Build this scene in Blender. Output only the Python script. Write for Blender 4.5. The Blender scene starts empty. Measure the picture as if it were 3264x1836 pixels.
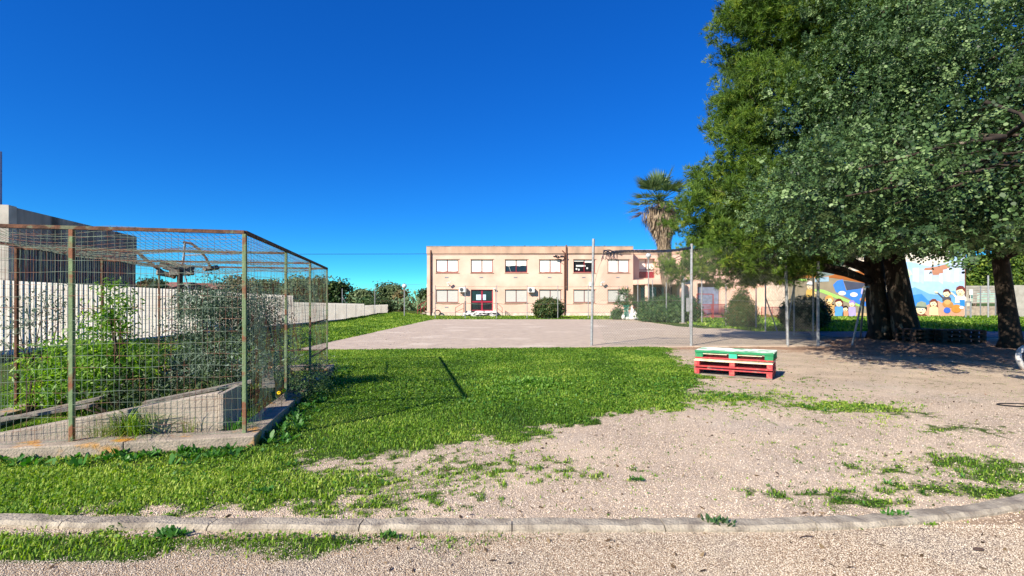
import bpy, math, random
import numpy as np
from mathutils import Vector, Matrix
rnd = random.Random(7); rng = np.random.default_rng(7)
scene = bpy.context.scene
# ------------------------------------------------------------ camera, world, sun, exposure
H = 1.5; F = 1632.0; HY = 963.0                       # eye height; focal length and horizon row in photo pixels
cam = bpy.data.cameras.new('camera'); cam.sensor_width = 36; cam.lens = 18.0; cam.shift_y = 45.0/3264
cam.clip_start = 0.05; cam.clip_end = 3000
camo = bpy.data.objects.new('camera', cam); scene.collection.objects.link(camo)
camo.location = (0, 0, H); camo.rotation_euler = (math.radians(90), 0, 0); scene.camera = camo
SUN = Vector((-0.95, -1.15, 1.0)).normalized()        # towards the sun
w = bpy.data.worlds.new('World'); scene.world = w; w.use_nodes = True
nt = w.node_tree; bg = nt.nodes['Background']
sky = nt.nodes.new('ShaderNodeTexSky'); sky.sky_type = 'NISHITA'; sky.sun_disc = False
sky.sun_elevation = math.asin(SUN.z); sky.sun_rotation = math.atan2(SUN.x, SUN.y)
sky.air_density = 0.8; sky.dust_density = 0.0; sky.ozone_density = 2.2; sky.altitude = 1500
# deepen the blue: chroma = colour / brightest channel, raised to a power, brightness kept
sc_ = nt.nodes.new('ShaderNodeSeparateColor'); sc_.mode = 'HSV'; nt.links.new(sky.outputs[0], sc_.inputs[0])
dv_ = nt.nodes.new('ShaderNodeVectorMath'); dv_.operation = 'DIVIDE'; cb_ = nt.nodes.new('ShaderNodeCombineXYZ')
for k_ in range(3): nt.links.new(sc_.outputs[2], cb_.inputs[k_])
nt.links.new(sky.outputs[0], dv_.inputs[0]); nt.links.new(cb_.outputs[0], dv_.inputs[1])
gm_ = nt.nodes.new('ShaderNodeGamma'); gm_.inputs[1].default_value = 1.95; nt.links.new(dv_.outputs[0], gm_.inputs[0])
pw_ = nt.nodes.new('ShaderNodeMath'); pw_.operation = 'POWER'; nt.links.new(sc_.outputs[2], pw_.inputs[0]); pw_.inputs[1].default_value = 0.72
ml_ = nt.nodes.new('ShaderNodeVectorMath'); ml_.operation = 'SCALE'; nt.links.new(gm_.outputs[0], ml_.inputs[0]); nt.links.new(pw_.outputs[0], ml_.inputs['Scale'])
hs = nt.nodes.new('ShaderNodeHueSaturation'); hs.inputs['Saturation'].default_value = 1.06
nt.links.new(ml_.outputs[0], hs.inputs['Color']); mr_ = nt.nodes.new('ShaderNodeVectorMath'); mr_.operation = 'MULTIPLY'; mr_.inputs[1].default_value = (0.3, 0.94, 1.0)
nt.links.new(hs.outputs[0], mr_.inputs[0]); nt.links.new(mr_.outputs[0], bg.inputs['Color'])
bg.inputs['Strength'].default_value = 0.16
sl = bpy.data.lights.new('sun', 'SUN'); sl.energy = 5.0; sl.angle = math.radians(0.5); sl.color = (1.0, 0.92, 0.79)
so = bpy.data.objects.new('sun', sl); scene.collection.objects.link(so); so.location = (-20, -20, 30)
so.rotation_euler = (-SUN).to_track_quat('-Z', 'Y').to_euler()
scene.view_settings.view_transform = 'Standard'; scene.view_settings.look = 'None'
scene.view_settings.exposure = 0.82; scene.view_settings.gamma = 1.0
# ------------------------------------------------------------ helpers
COL = scene.collection
def S(x, y, Y): return Vector(((x-1632)/F*Y, Y, H-(y-HY)/F*Y))
def G(x, y, z0=0.0): Y = F*(H-z0)/(y-HY); return Vector(((x-1632)/F*Y, Y, z0))
def hexc(s):
    s = s.lstrip('#'); c = [int(s[i:i+2], 16)/255 for i in (0, 2, 4)]
    return tuple((v/12.92 if v <= .04045 else ((v+.055)/1.055)**2.4) for v in c)
def noise2(x, y, s, seed=0):
    x = np.asarray(x)*s; y = np.asarray(y)*s; xi = np.floor(x).astype(np.int64); yi = np.floor(y).astype(np.int64)
    fx = x-xi; fy = y-yi; fx = fx*fx*(3-2*fx); fy = fy*fy*(3-2*fy)
    def h(a, b):
        n = (a*374761393 + b*668265263 + seed*1442695041) & 0x7fffffff
        n = ((n ^ (n >> 13))*1274126177) & 0x7fffffff
        return ((n ^ (n >> 16)) & 0xffff)/65535.0
    return (h(xi, yi)*(1-fx)+h(xi+1, yi)*fx)*(1-fy)+(h(xi, yi+1)*(1-fx)+h(xi+1, yi+1)*fx)*fy
def fbm(x, y, s, seed=0): return .55*noise2(x, y, s, seed)+.3*noise2(x, y, s*2.1, seed+5)+.15*noise2(x, y, s*4.3, seed+9)
MATS = {}
def mat(name, c1, c2=None, scale=5.0, rough=.85, bump=0.0, bscale=None, metal=0.0, spec=.3, detail=5, ramp=(.35, .65), stretch=None, c3=None, s3=.6, r3=(.55, .7)):
    m = bpy.data.materials.new(name); m.use_nodes = True; t = m.node_tree; b = t.nodes['Principled BSDF']
    b.inputs['Roughness'].default_value = rough; b.inputs['Metallic'].default_value = metal
    b.inputs['Specular IOR Level'].default_value = spec
    tc = t.nodes.new('ShaderNodeTexCoord'); src = tc.outputs['Object']
    if stretch:
        mp = t.nodes.new('ShaderNodeMapping'); mp.inputs['Scale'].default_value = stretch
        t.links.new(src, mp.inputs[0]); src = mp.outputs[0]
    def nz(sc, r):
        n = t.nodes.new('ShaderNodeTexNoise'); n.inputs['Scale'].default_value = sc; n.inputs['Detail'].default_value = detail
        t.links.new(src, n.inputs['Vector']); rr = t.nodes.new('ShaderNodeMapRange')
        rr.inputs[1].default_value = r[0]; rr.inputs[2].default_value = r[1]; t.links.new(n.outputs['Fac'], rr.inputs[0]); return rr.outputs[0]
    if c2 is None: c2 = tuple(v*.75 for v in c1)
    mx = t.nodes.new('ShaderNodeMix'); mx.data_type = 'RGBA'; t.links.new(nz(scale, ramp), mx.inputs[0])
    mx.inputs[6].default_value = (*c1, 1); mx.inputs[7].default_value = (*c2, 1); out = mx.outputs[2]
    if c3:
        m2 = t.nodes.new('ShaderNodeMix'); m2.data_type = 'RGBA'; t.links.new(nz(s3, r3), m2.inputs[0])
        t.links.new(out, m2.inputs[6]); m2.inputs[7].default_value = (*c3, 1); out = m2.outputs[2]
    t.links.new(out, b.inputs['Base Color'])
    if bump:
        n = t.nodes.new('ShaderNodeTexNoise'); n.inputs['Scale'].default_value = bscale or scale*4; n.inputs['Detail'].default_value = 6
        t.links.new(src, n.inputs['Vector']); bp = t.nodes.new('ShaderNodeBump'); bp.inputs['Strength'].default_value = bump
        bp.inputs['Distance'].default_value = .02; t.links.new(n.outputs['Fac'], bp.inputs['Height']); t.links.new(bp.outputs[0], b.inputs['Normal'])
    return m
def leafmat(name, cols, rough=.5, trans=.3, spec=.3):
    m = bpy.data.materials.new(name); m.use_nodes = True; t = m.node_tree; b = t.nodes['Principled BSDF']; o = t.nodes['Material Output']
    a = t.nodes.new('ShaderNodeAttribute'); a.attribute_name = 'var'; r = t.nodes.new('ShaderNodeValToRGB'); e = r.color_ramp.elements
    for i, c in enumerate(cols):
        p = i/(len(cols)-1)
        if i == 0: x = e[0]
        elif i == len(cols)-1: x = e[-1]; 
        else: x = e.new(p)
        x.position = p; x.color = (*c, 1)
    t.links.new(a.outputs['Fac'], r.inputs[0]); t.links.new(r.outputs[0], b.inputs['Base Color'])
    b.inputs['Roughness'].default_value = rough; b.inputs['Specular IOR Level'].default_value = spec
    tr = t.nodes.new('ShaderNodeBsdfTranslucent'); hsv = t.nodes.new('ShaderNodeHueSaturation'); hsv.inputs['Value'].default_value = 1.5; hsv.inputs['Saturation'].default_value = 1.15
    t.links.new(r.outputs[0], hsv.inputs['Color']); t.links.new(hsv.outputs[0], tr.inputs['Color'])
    mx = t.nodes.new('ShaderNodeMixShader'); mx.inputs[0].default_value = trans
    t.links.new(b.outputs[0], mx.inputs[1]); t.links.new(tr.outputs[0], mx.inputs[2]); t.links.new(mx.outputs[0], o.inputs['Surface'])
    return m
def tag(o, label=None, cat=None, group=None, kind=None):
    if label: o['label'] = label
    if cat: o['category'] = cat
    if group: o['group'] = group
    if kind: o['kind'] = kind
    return o
def empty(name, loc, label, cat, group=None, rz=0.0):
    o = bpy.data.objects.new(name, None); COL.objects.link(o); o.location = loc; o.rotation_euler = (0, 0, rz); o.empty_display_size = .2
    return tag(o, label, cat, group)
def link(name, me, m, parent=None):
    if m is not None: me.materials.append(m)
    o = bpy.data.objects.new(name, me); COL.objects.link(o)
    if parent is not None: o.parent = parent
    return o
class MB:
    def __init__(s): s.v = []; s.f = []; s.mi = []; s.mats = []; s.k = 0
    def use(s, m):
        if m not in s.mats: s.mats.append(m)
        s.k = s.mats.index(m); return s
    def add(s, vs, fs):
        n = len(s.v); s.v += [tuple(v) for v in vs]; s.f += [tuple(i+n for i in f) for f in fs]; s.mi += [s.k]*len(fs); return s
    def box(s, x0, x1, y0, y1, z0, z1, M=None):
        vs = [Vector(p) for p in ((x0,y0,z0),(x1,y0,z0),(x1,y1,z0),(x0,y1,z0),(x0,y0,z1),(x1,y0,z1),(x1,y1,z1),(x0,y1,z1))]
        if M is not None: vs = [M @ v for v in vs]
        return s.add(vs, [(0,3,2,1),(4,5,6,7),(0,1,5,4),(1,2,6,5),(2,3,7,6),(3,0,4,7)])
    def bar(s, a, b, wd, ht, up=(0, 0, 1)):
        a = Vector(a); b = Vector(b); d = (b-a).normalized(); up = Vector(up)
        if abs(d.dot(up)) > .98: up = Vector((0, 1, 0))
        sx = d.cross(up).normalized()*wd/2; sz = sx.cross(d).normalized()*ht/2
        vs = [p+i*sx+j*sz for p in (a, b) for i, j in ((-1,-1),(1,-1),(1,1),(-1,1))]
        return s.add(vs, [(0,1,2,3),(7,6,5,4),(0,4,5,1),(1,5,6,2),(2,6,7,3),(3,7,4,0)])
    def tube(s, pts, r, n=6, caps=True):
        pts = [Vector(p) for p in pts]; rs = r if isinstance(r, (list, tuple)) else [r]*len(pts); vs = []; fs = []
        ref = Vector((.31, .17, .93))
        for i, p in enumerate(pts):
            d = (pts[min(i+1, len(pts)-1)]-pts[max(i-1, 0)]).normalized()
            if abs(d.dot(ref)) > .95: ref2 = Vector((.9, .3, .1))
            else: ref2 = ref
            a = d.cross(ref2).normalized(); b = d.cross(a)
            for k in range(n):
                t = 2*math.pi*k/n; vs.append(p+a*math.cos(t)*rs[i]+b*math.sin(t)*rs[i])
        for i in range(len(pts)-1):
            for k in range(n): fs.append((i*n+k, i*n+(k+1) % n, (i+1)*n+(k+1) % n, (i+1)*n+k))
        if caps: fs.append(tuple(range(n-1, -1, -1))); fs.append(tuple((len(pts)-1)*n+k for k in range(n)))
        return s.add(vs, fs)
    def ball(s, c, r, seg=12, rings=8):
        rx, ry, rz = r if isinstance(r, (tuple, list)) else (r, r, r); c = Vector(c); vs = [c+Vector((0, 0, rz))]; fs = []
        for i in range(1, rings):
            a = math.pi*i/rings
            for k in range(seg): t = 2*math.pi*k/seg; vs.append(c+Vector((rx*math.sin(a)*math.cos(t), ry*math.sin(a)*math.sin(t), rz*math.cos(a))))
        vs.append(c-Vector((0, 0, rz))); L = len(vs)-1
        for k in range(seg):
            fs.append((0, 1+k, 1+(k+1) % seg)); b = 1+(rings-2)*seg; fs.append((L, b+(k+1) % seg, b+k))
        for i in range(rings-2):
            for k in range(seg): a = 1+i*seg+k; b = 1+i*seg+(k+1) % seg; fs.append((a, a+seg, b+seg, b))
        return s.add(vs, fs)
    def plate(s, poly, y, th):           # polygon of (x,z) facing -Y, given thickness
        n = len(poly); vs = [(x, y, z) for x, z in poly]+[(x, y+th, z) for x, z in poly]
        a = sum(poly[i][0]*poly[(i+1) % n][1]-poly[(i+1) % n][0]*poly[i][1] for i in range(n))
        idx = list(range(n)) if a > 0 else list(range(n-1, -1, -1))
        return s.add(vs, [tuple(idx)]+[(i, (i+1) % n, n+(i+1) % n, n+i) for i in range(n)])
    def build(s, name, m=None, parent=None, smooth=False, bevel=0):
        me = bpy.data.meshes.new(name); me.from_pydata(s.v, [], s.f); mats = s.mats or [m]
        for x in mats: me.materials.append(x)
        if len(mats) > 1: me.polygons.foreach_set('material_index', s.mi)
        if smooth: me.polygons.foreach_set('use_smooth', [True]*len(me.polygons))
        me.update(); o = bpy.data.objects.new(name, me); COL.objects.link(o)
        if parent is not None: o.parent = parent
        if bevel:
            b = o.modifiers.new('bevel', 'BEVEL'); b.width = bevel; b.segments = 2; b.limit_method = 'ANGLE'
        return o
def mesh_np(name, V, faces, m, parent=None, var=None):
    me = bpy.data.meshes.new(name); V = np.ascontiguousarray(V, dtype=np.float32); me.vertices.add(len(V)); me.vertices.foreach_set('co', V.ravel())
    lv = np.concatenate([f.ravel() for f in faces]).astype(np.int32); cnt = np.concatenate([np.full(len(f), f.shape[1]) for f in faces])
    st = np.concatenate([[0], np.cumsum(cnt)[:-1]]).astype(np.int32)
    me.loops.add(len(lv)); me.loops.foreach_set('vertex_index', lv); me.polygons.add(len(cnt)); me.polygons.foreach_set('loop_start', st)
    me.update(calc_edges=True)
    if var is not None:
        a = me.attributes.new('var', 'FLOAT', 'POINT'); a.data.foreach_set('value', np.ascontiguousarray(var, dtype=np.float32))
    return link(name, me, m, parent)
def unit(a): return a/np.maximum(np.linalg.norm(a, axis=1, keepdims=True), 1e-9)
SH6 = np.array([(-.5, 0), (-.25, .42), (.2, .5), (.5, .08), (.3, -.42), (-.2, -.46)]); SH4 = np.array([(-.5, 0), (-.05, .5), (.5, 0), (-.05, -.5)])
def leaves(C, N, L, W, shape=SH6, T=None, fold=.0):
    n = len(C); N = unit(N); T = rng.normal(size=(n, 3)) if T is None else T
    T = unit(T-N*(T*N).sum(1, keepdims=True)); B = np.cross(N, T); k = len(shape)
    V = C[:, None, :]+T[:, None, :]*(shape[None, :, 0:1]*L[:, None, None])+B[:, None, :]*(shape[None, :, 1:2]*W[:, None, None])
    return V.reshape(-1, 3), np.arange(n*k).reshape(n, k)
def crown_points(blobs, nclump, per, spread, shell=(.72, 1.02), lump=.18, seed=0, inner=.2):
    """clump centres over the blobs' surfaces (some inside), leaves round each clump"""
    b = np.array(blobs, dtype=float); ar = (b[:, 3]*b[:, 4]+b[:, 3]*b[:, 5]+b[:, 4]*b[:, 5]); ar /= ar.sum()
    i = rng.choice(len(b), nclump, p=ar); d = unit(rng.normal(size=(nclump, 3)))
    az = np.arctan2(d[:, 1], d[:, 0]); bumpy = 1+lump*(2*noise2(az*2.2+i*7.3, d[:, 2]*3.1+i*3.7, 1.6, seed)-1)
    r = rng.uniform(shell[0], shell[1], nclump); m = rng.random(nclump) < inner; r[m] = rng.uniform(.25, .75, m.sum())
    P = b[i, :3]+d*b[i, 3:6]*(r*bumpy)[:, None]
    # drop clumps deep in other blobs half of the time is not needed; keep
    O = unit(d*b[i, 3:6].mean(1, keepdims=True))
    cv = rng.normal(0, .2, nclump)
    sp = spread*rng.uniform(.6, 1.3, nclump)
    PP = np.repeat(P, per, 0)+rng.normal(size=(nclump*per, 3))*np.repeat(sp, per)[:, None]*np.array([1, 1, .6])
    return PP, np.repeat(O, per, 0), np.repeat(cv, per)
def puffs(blobs, n, r0, r1, seed=0, shell=(.7, 1.0), flat=.75, lump=.25):
    g = np.random.default_rng(seed); b = np.array(blobs, dtype=float); ar = (b[:, 3]*b[:, 4]+b[:, 3]*b[:, 5]+b[:, 4]*b[:, 5]); ar /= ar.sum()
    i = g.choice(len(b), n, p=ar); d = unit(g.normal(size=(n, 3))); r = g.uniform(shell[0], shell[1], n)
    P = b[i, :3]+d*b[i, 3:6]*r[:, None]*(1+lump*(g.random((n, 1))-.6)); rr = g.uniform(r0, r1, n); return np.stack([P[:, 0], P[:, 1], P[:, 2], rr, rr, rr*flat], 1)
def foliage(name, blobs, nclump, per, spread, L, W, m, parent, shape=SH6, up=.5, lump=.18, shell=(.72, 1.02), inner=.2, zmin=.02, seed=0, clip=None):
    P, O, cv = crown_points(blobs, nclump, per, spread, shell, lump, seed, inner); k = P[:, 2] > zmin
    if clip is not None: k &= clip(P)
    P, O, cv = P[k], O[k], cv[k]; n = len(P)
    N = O*.7+np.array([0, 0, up])+rng.normal(size=(n, 3))*.55
    l = L*rng.uniform(.65, 1.25, n); V, Fc = leaves(P, N, l, l*W, shape)
    var = np.clip(.5+cv+rng.normal(0, .2, n), 0, 1)
    return mesh_np(name, V, [Fc], m, parent, np.repeat(var, len(shape)))
def sprays(name, blobs, ntwig, per, L, W, rach, m, parent, clip=None, seed=0, shell=(.75, 1.08), inner=.1):
    """pinnate twigs: leaflets in two rows along a short stalk, so neighbours share a tilt"""
    P, O, cv = crown_points(blobs, ntwig//4, 4, .12, shell, .3, seed, inner); k = np.ones(len(P), bool) if clip is None else clip(P); P, O, cv = P[k], O[k], cv[k]; n = len(P)
    D = unit(O*.8+rng.normal(size=(n, 3))*.5+np.array([0, 0, -.1])); N = unit(O*.35+np.array([0, -.12, .75])+rng.normal(size=(n, 3))*.42); N = unit(N-D*(N*D).sum(1, keepdims=True)); Sd = np.cross(N, D); C = []; NN = []; TT = []; LL = []; VV = []
    sc = rng.uniform(.7, 1.25, n)
    for j in range(per):
        sgn = 1 if j % 2 else -1; t_ = (j//2+.6)/(per/2); l = L*sc*rng.uniform(.75, 1.15, n)*(1.05-.25*t_)
        T = unit(Sd*sgn+D*.35+rng.normal(size=(n, 3))*.15); C.append(P+D*(rach*t_*sc)[:, None]+T*(l*.55)[:, None]); NN.append(N+rng.normal(size=(n, 3))*.28+T*.1); TT.append(T); LL.append(l); VV.append(.5+cv+rng.normal(0, .12, n))
    V, Fc = leaves(np.concatenate(C), np.concatenate(NN), np.concatenate(LL), np.concatenate(LL)*W, SH6, np.concatenate(TT))
    return mesh_np(name, V, [Fc], m, parent, np.repeat(np.clip(np.concatenate(VV), 0, 1), 6))
def needles(name, blobs, ntuft, per, length, width, m, parent, lump=.25, seed=0, clump=6, spread=.45, clip=None, shell=(.6, 1.05), inner=.15, zmin=.1):
    P, O, cv = crown_points(blobs, ntuft//clump, clump, spread, shell, lump, seed, inner)
    k = P[:, 2] > zmin
    if clip is not None: k &= clip(P)
    P, O, cv = P[k], O[k], cv[k]; n = len(P)
    D = unit(O+np.array([0, 0, .55])+rng.normal(size=(n, 3))*.45)
    P = np.repeat(P, per, 0); D2 = unit(np.repeat(D, per, 0)+rng.normal(size=(n*per, 3))*.55); nn = len(P)
    l = length*rng.uniform(.6, 1.2, nn); side = unit(np.cross(D2, rng.normal(size=(nn, 3))))*width*.5
    V = np.stack([P-side, P+side, P+D2*l[:, None]+side*.3, P+D2*l[:, None]-side*.3], 1).reshape(-1, 3)
    var = np.clip(np.repeat(.5+cv, per)+rng.normal(0, .12, nn), 0, 1)
    return mesh_np(name, V, [np.arange(nn*4).reshape(nn, 4)], m, parent, np.repeat(var, 4))
def blades(P, h, wd, lean=.5):
    n = len(P); az = rng.uniform(0, 2*np.pi, n); dr = np.stack([np.cos(az), np.sin(az), np.zeros(n)], 1); sd = np.stack([-np.sin(az), np.cos(az), np.zeros(n)], 1)
    l = rng.uniform(.15, 1.0, n)*lean; u = np.array([0, 0, 1.0])
    m1 = P+(u*.6+dr*(l*.3)[:, None])*h[:, None]; tp = P+(u*(1-.45*l)[:, None]+dr*(l*1.1)[:, None])*h[:, None]
    s0 = sd*(wd*.5)[:, None]
    V = np.stack([P-s0, P+s0, m1+s0*.8, m1-s0*.8, tp], 1).reshape(-1, 3); b = np.arange(n)*5
    return V, [np.stack([b, b+1, b+2, b+3], 1), np.stack([b+3, b+2, b+4], 1)]
# ------------------------------------------------------------ materials
M = {}
M['stucco'] = mat('peach stucco', hexc('e6c0ab'), hexc('d9b09b'), .7, .9, .15, 30, detail=8, ramp=(.3, .7), c3=hexc('c4a08c'), s3=.55, r3=(.48, .8))
M['stucco_dirty'] = mat('weathered peach stucco', hexc('d0aa90'), hexc('a88d78'), .8, .9, .2, 25, stretch=(1, 1, .35))
M['plinth'] = mat('off white plinth', hexc('e0d2c0'), hexc('bfae9a'), 3)
M['redframe'] = mat('dark red paint', hexc('8e2a35'), hexc('7a222c'), 6, .45)
M['brownframe'] = mat('brown window frame', hexc('7a4a45'), hexc('694040'), 6, .5)
M['reddoor'] = mat('crimson paint', hexc('a62a40'), hexc('942438'), 4, .4)
M['blind'] = mat('white blind', hexc('ece6da'), hexc('ded8cc'), 4, .8)
M['greyblind'] = mat('grey roller shutter', hexc('c2c0b8'), hexc('b4b2aa'), 3, .6, stretch=(1, 1, 20))
M['glass'] = mat('dark glass', (.012, .014, .018), (.02, .022, .026), 2, .08, spec=.6)
M['white'] = mat('white paint', hexc('e6e4de'), hexc('d4d1c8'), 8, .5)
M['paper'] = mat('blue white paper', hexc('dbe8f6'), hexc('a9c6ea'), 30, .8)
M['grey'] = mat('grey metal', hexc('9aa0a4'), hexc('82888c'), 12, .4, metal=.3)
M['galv'] = mat('galvanised pole', hexc('a2a4a4'), hexc('888a8a'), 15, .5, metal=.2, c3=hexc('8a7a6a'), s3=8, r3=(.62, .7))
M['darkpipe'] = mat('dark brown pipe', hexc('6e4a3c'), hexc('5c3e34'), 8, .6)
M['black'] = mat('black rubber', hexc('1c1c1e'), hexc('2a2a2c'), 12, .6)
M['roof'] = mat('grey roof felt', hexc('6d6a66'), hexc('5a5855'), 2)
M['panel'] = mat('solar collector', hexc('3a4048'), hexc('2e343c'), 6, .25)
M['concrete'] = mat('concrete', hexc('b3a695'), hexc('978b7c'), 3, .95, .5, 40, c3=hexc('82786b'), s3=1.5)
M['lichen'] = mat('concrete with orange lichen', hexc('a89a88'), hexc('8f8374'), 6, .95, .6, 50, c3=hexc('c08a3a'), s3=3.2, r3=(.56, .66))
M['kerb'] = mat('weathered kerb stone', hexc('b3a894'), hexc('857b6c'), 9, .95, .8, 60, c3=hexc('74695e'), s3=3, r3=(.55, .75))
M['greyconc'] = mat('stained grey concrete', hexc('9c968c'), hexc('6c6862'), 1.4, .95, .2, 20, stretch=(1, 1, .25), c3=hexc('4f4c48'), s3=1.1)
M['lightconc'] = mat('light concrete', hexc('b5afa3'), hexc('9d978b'), 2, .95, .2, 20)
M['cladding'] = mat('dark grey cladding', hexc('66686a'), hexc('545658'), 1.5, .7)
M['whitewall'] = mat('white wall paint', hexc('d2cdc4'), hexc('c4beb4'), 1.2, .9, .1, 20, c3=hexc('b9b2a6'), s3=.8, r3=(.6, .8))
M['greenpost'] = mat('green paint flaking to rust', hexc('6d8058'), hexc('7d8f66'), 9, .8, .3, 40, c3=hexc('85583f'), s3=6, r3=(.53, .62))
M['rust'] = mat('rust', hexc('74503c'), hexc('4e382c'), 14, .9, .3, 60, c3=hexc('6d6f58'), s3=6, r3=(.58, .64))
M['wire'] = mat('green wire with rust', hexc('7c8c78'), hexc('5f6a58'), 12, .7, c3=hexc('7a5240'), s3=5, r3=(.5, .58))
M['chain'] = mat('galvanised wire', hexc('85877e'), hexc('6c6e68'), 12, .7)
M['oldwood'] = mat('grey weathered wood', hexc('9c9384'), hexc('6c6459'), 5, .95, .4, 40, stretch=(1, 8, 8))
M['green_wood'] = mat('green painted wood', hexc('23895c'), hexc('2f7a4a'), 7, .7, .3, 40, c3=hexc('5c8a58'), s3=14, r3=(.6, .7))
M['teal_wood'] = mat('turquoise painted wood', hexc('3fc49a'), hexc('38b58e'), 8, .7)
M['red_wood'] = mat('red painted wood', hexc('c23a40'), hexc('b04a48'), 7, .7, .3, 40, c3=hexc('a86a5c'), s3=12, r3=(.52, .66))
M['cream_wood'] = mat('cream painted wood', hexc('ebe3c4'), hexc('d8caa0'), 10, .8, .2, 40, c3=hexc('8a8468'), s3=16, r3=(.64, .7))
M['white_wood'] = mat('white painted wood', hexc('eef2ec'), hexc('dfe6dc'), 8, .7)
M['deck_wood'] = mat('worn white and green painted wood', hexc('e8ece2'), hexc('cfd8c8'), 6, .8, .2, 40, c3=hexc('5c9a74'), s3=4, r3=(.5, .62))
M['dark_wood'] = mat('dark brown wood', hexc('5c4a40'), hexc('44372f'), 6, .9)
M['bark'] = mat('grey brown bark', hexc('44392f'), hexc('2c241d'), 5, .95, 1.0, 14, stretch=(1, 1, .3), c3=hexc('8a7a68'), s3=4, r3=(.6, .66))
M['deadfrond'] = leafmat('dead palm frond', [hexc('66564a'), hexc('97856f'), hexc('c0ad92')], .8, .2)
M['carob'] = leafmat('leathery leaf', [hexc('1c2d1a'), hexc('324a28'), hexc('4e6839'), hexc('809660')], .5, .15, .3)
M['pine'] = leafmat('pine needle', [hexc('283a1a'), hexc('456022'), hexc('658230'), hexc('92a040')], .6, .3)
M['palmleaf'] = leafmat('palm frond', [hexc('3a5030'), hexc('607846'), hexc('9aa56c')], .5, .2)
M['grass'] = leafmat('grass blade', [hexc("3f601f"), hexc("618929"), hexc("86a636"), hexc("b8c65f")], .55, .4)
M['drygrass'] = leafmat('dry grass blade', [hexc('5a7a30'), hexc('83963c'), hexc('a89a5c')], .6, .3)
M['weed'] = leafmat('broad weed leaf', [hexc('2f5a22'), hexc('457a2c'), hexc('68984a')], .45, .35)
M['patchleaf'] = leafmat('lawn weed leaf', [hexc('46702a'), hexc('64902f'), hexc('8aac4a')], .5, .35)
M['brightleaf'] = leafmat('bright green leaf', [hexc('456c22'), hexc('719a30'), hexc('a0bc50')], .4, .45)
M['oliveleaf'] = leafmat('grey green leaf', [hexc('3e5138'), hexc('566a50'), hexc('8c9c86')], .45, .2)
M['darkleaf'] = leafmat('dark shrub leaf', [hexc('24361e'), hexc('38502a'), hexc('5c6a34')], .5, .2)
M['hedge'] = leafmat('hedge leaf', [hexc('2c4a2a'), hexc('44663a'), hexc('6a7c44')], .5, .25)
M['reddish'] = leafmat('green leaf with red tips', [hexc('2c4224'), hexc('45602f'), hexc('6f5a38')], .5, .2)
M['farleaf'] = leafmat('far tree leaf', [hexc('3c4e30'), hexc('586a42'), hexc('7c8a60')], .6, .2)
M['tanleaf'] = leafmat('brownish tree leaf', [hexc('5a5638'), hexc('756c46'), hexc('8e8258')], .6, .2)
M['cactus'] = mat('cactus pad', hexc('6d8560'), hexc('58704e'), 3, .7)
M['litter'] = leafmat('fallen needle', [hexc('6e4a34'), hexc('94674a'), hexc('b48a68')], .8, .1)
M['yellow'] = mat('yellow petal', hexc('f2d21a'), hexc('e8bc10'), 5)
M['tile'] = mat('red roof tile', hexc('9a6456'), hexc('80544a'), 4, .9)
M['cream'] = mat('cream house wall', hexc('cfc4b0'), hexc('bcb09c'), 1)
M['redrail'] = mat('faded red railing', hexc('a04a48'), hexc('8c3c3e'), 6, .6)
M['paintedstep'] = mat('black and white marbled step', hexc('dad7d2'), hexc('1e1e20'), 2.2, .7, ramp=(.47, .53), stretch=(1, 1, 2))
# ------------------------------------------------------------ ground
def Gp(pts): return [G(x*1.26708, y*1.26708).xy for x, y in pts]      # photo points at 2576 wide
LAWN = [Vector((-14.3, 3.55)), Vector((-14.3, 17.2)), Vector((-6.8, 16.2)), Vector((5.0, 17.1))] + Gp([(1680, 882), (1690, 900), (1752, 935), (1765, 975), (1700, 1020), (1560, 1045), (1430, 1078), (1300, 1098), (1130, 1113), (1000, 1135), (850, 1150), (750, 1170), (560, 1225), (480, 1270), (300, 1298), (0, 1300)])
def sdist(x, y, poly):
    x = np.asarray(x, dtype=float); y = np.asarray(y, dtype=float); d = np.full(x.shape, 1e9); ins = np.zeros(x.shape, bool); n = len(poly)
    for i in range(n):
        ax, ay = poly[i]; bx, by = poly[(i+1) % n]; ex, ey = bx-ax, by-ay; L = ex*ex+ey*ey
        t = np.clip(((x-ax)*ex+(y-ay)*ey)/max(L, 1e-9), 0, 1); d = np.minimum(d, np.hypot(x-ax-t*ex, y-ay-t*ey))
        c = ((ay > y) != (by > y)) & (x < (bx-ax)*(y-ay)/(by-ay+1e-12)+ax); ins ^= c
    return np.where(ins, d, -d)
COURT = [Vector(p) for p in ((-6.8, 16.05), (3.0, 17.05), (11.0, 17.6), (12.5, 21.0), (11.3, 27.0), (9.9, 33.0), (9.6, 40.0), (8.0, 43.6), (4.0, 44.3), (-5.2, 44.3), (-6.4, 43.4), (-6.8, 42.0))]
PATCH = [(c, r, a) for c, r, a in [((800, 1210), (.7, .3), .62), ((640, 1240), (.7, .25), .7), ((1120, 1180), (1.1, .5), .36), ((980, 1250), (.7, .2), .40), ((1400, 1180), (.8, .5), .30), ((860, 1280), (.5, .1), .5),
    ((1900, 1000), (.8, .5), .42), ((1800, 1000), (.6, .5), .5), ((2130, 1025), (.8, .35), .56), ((2250, 1040), (.6, .3), .42), ((2420, 1080), (.6, .3), .38), ((2450, 1165), (.45, .25), .62), ((2530, 1200), (.4, .25), .6), ((2250, 1180), (.7, .3), .36), ((2350, 1230), (.7, .16), .52), ((2120, 1262), (.5, .12), .50), ((2540, 1240), (.5, .15), .6),
    ((2010, 1240), (.4, .12), .42), ((1590, 1205), (.08, .05), .5), ((1940, 1120), (.3, .2), .25), ((1560, 905), (1.5, .8), .2)]]
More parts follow.
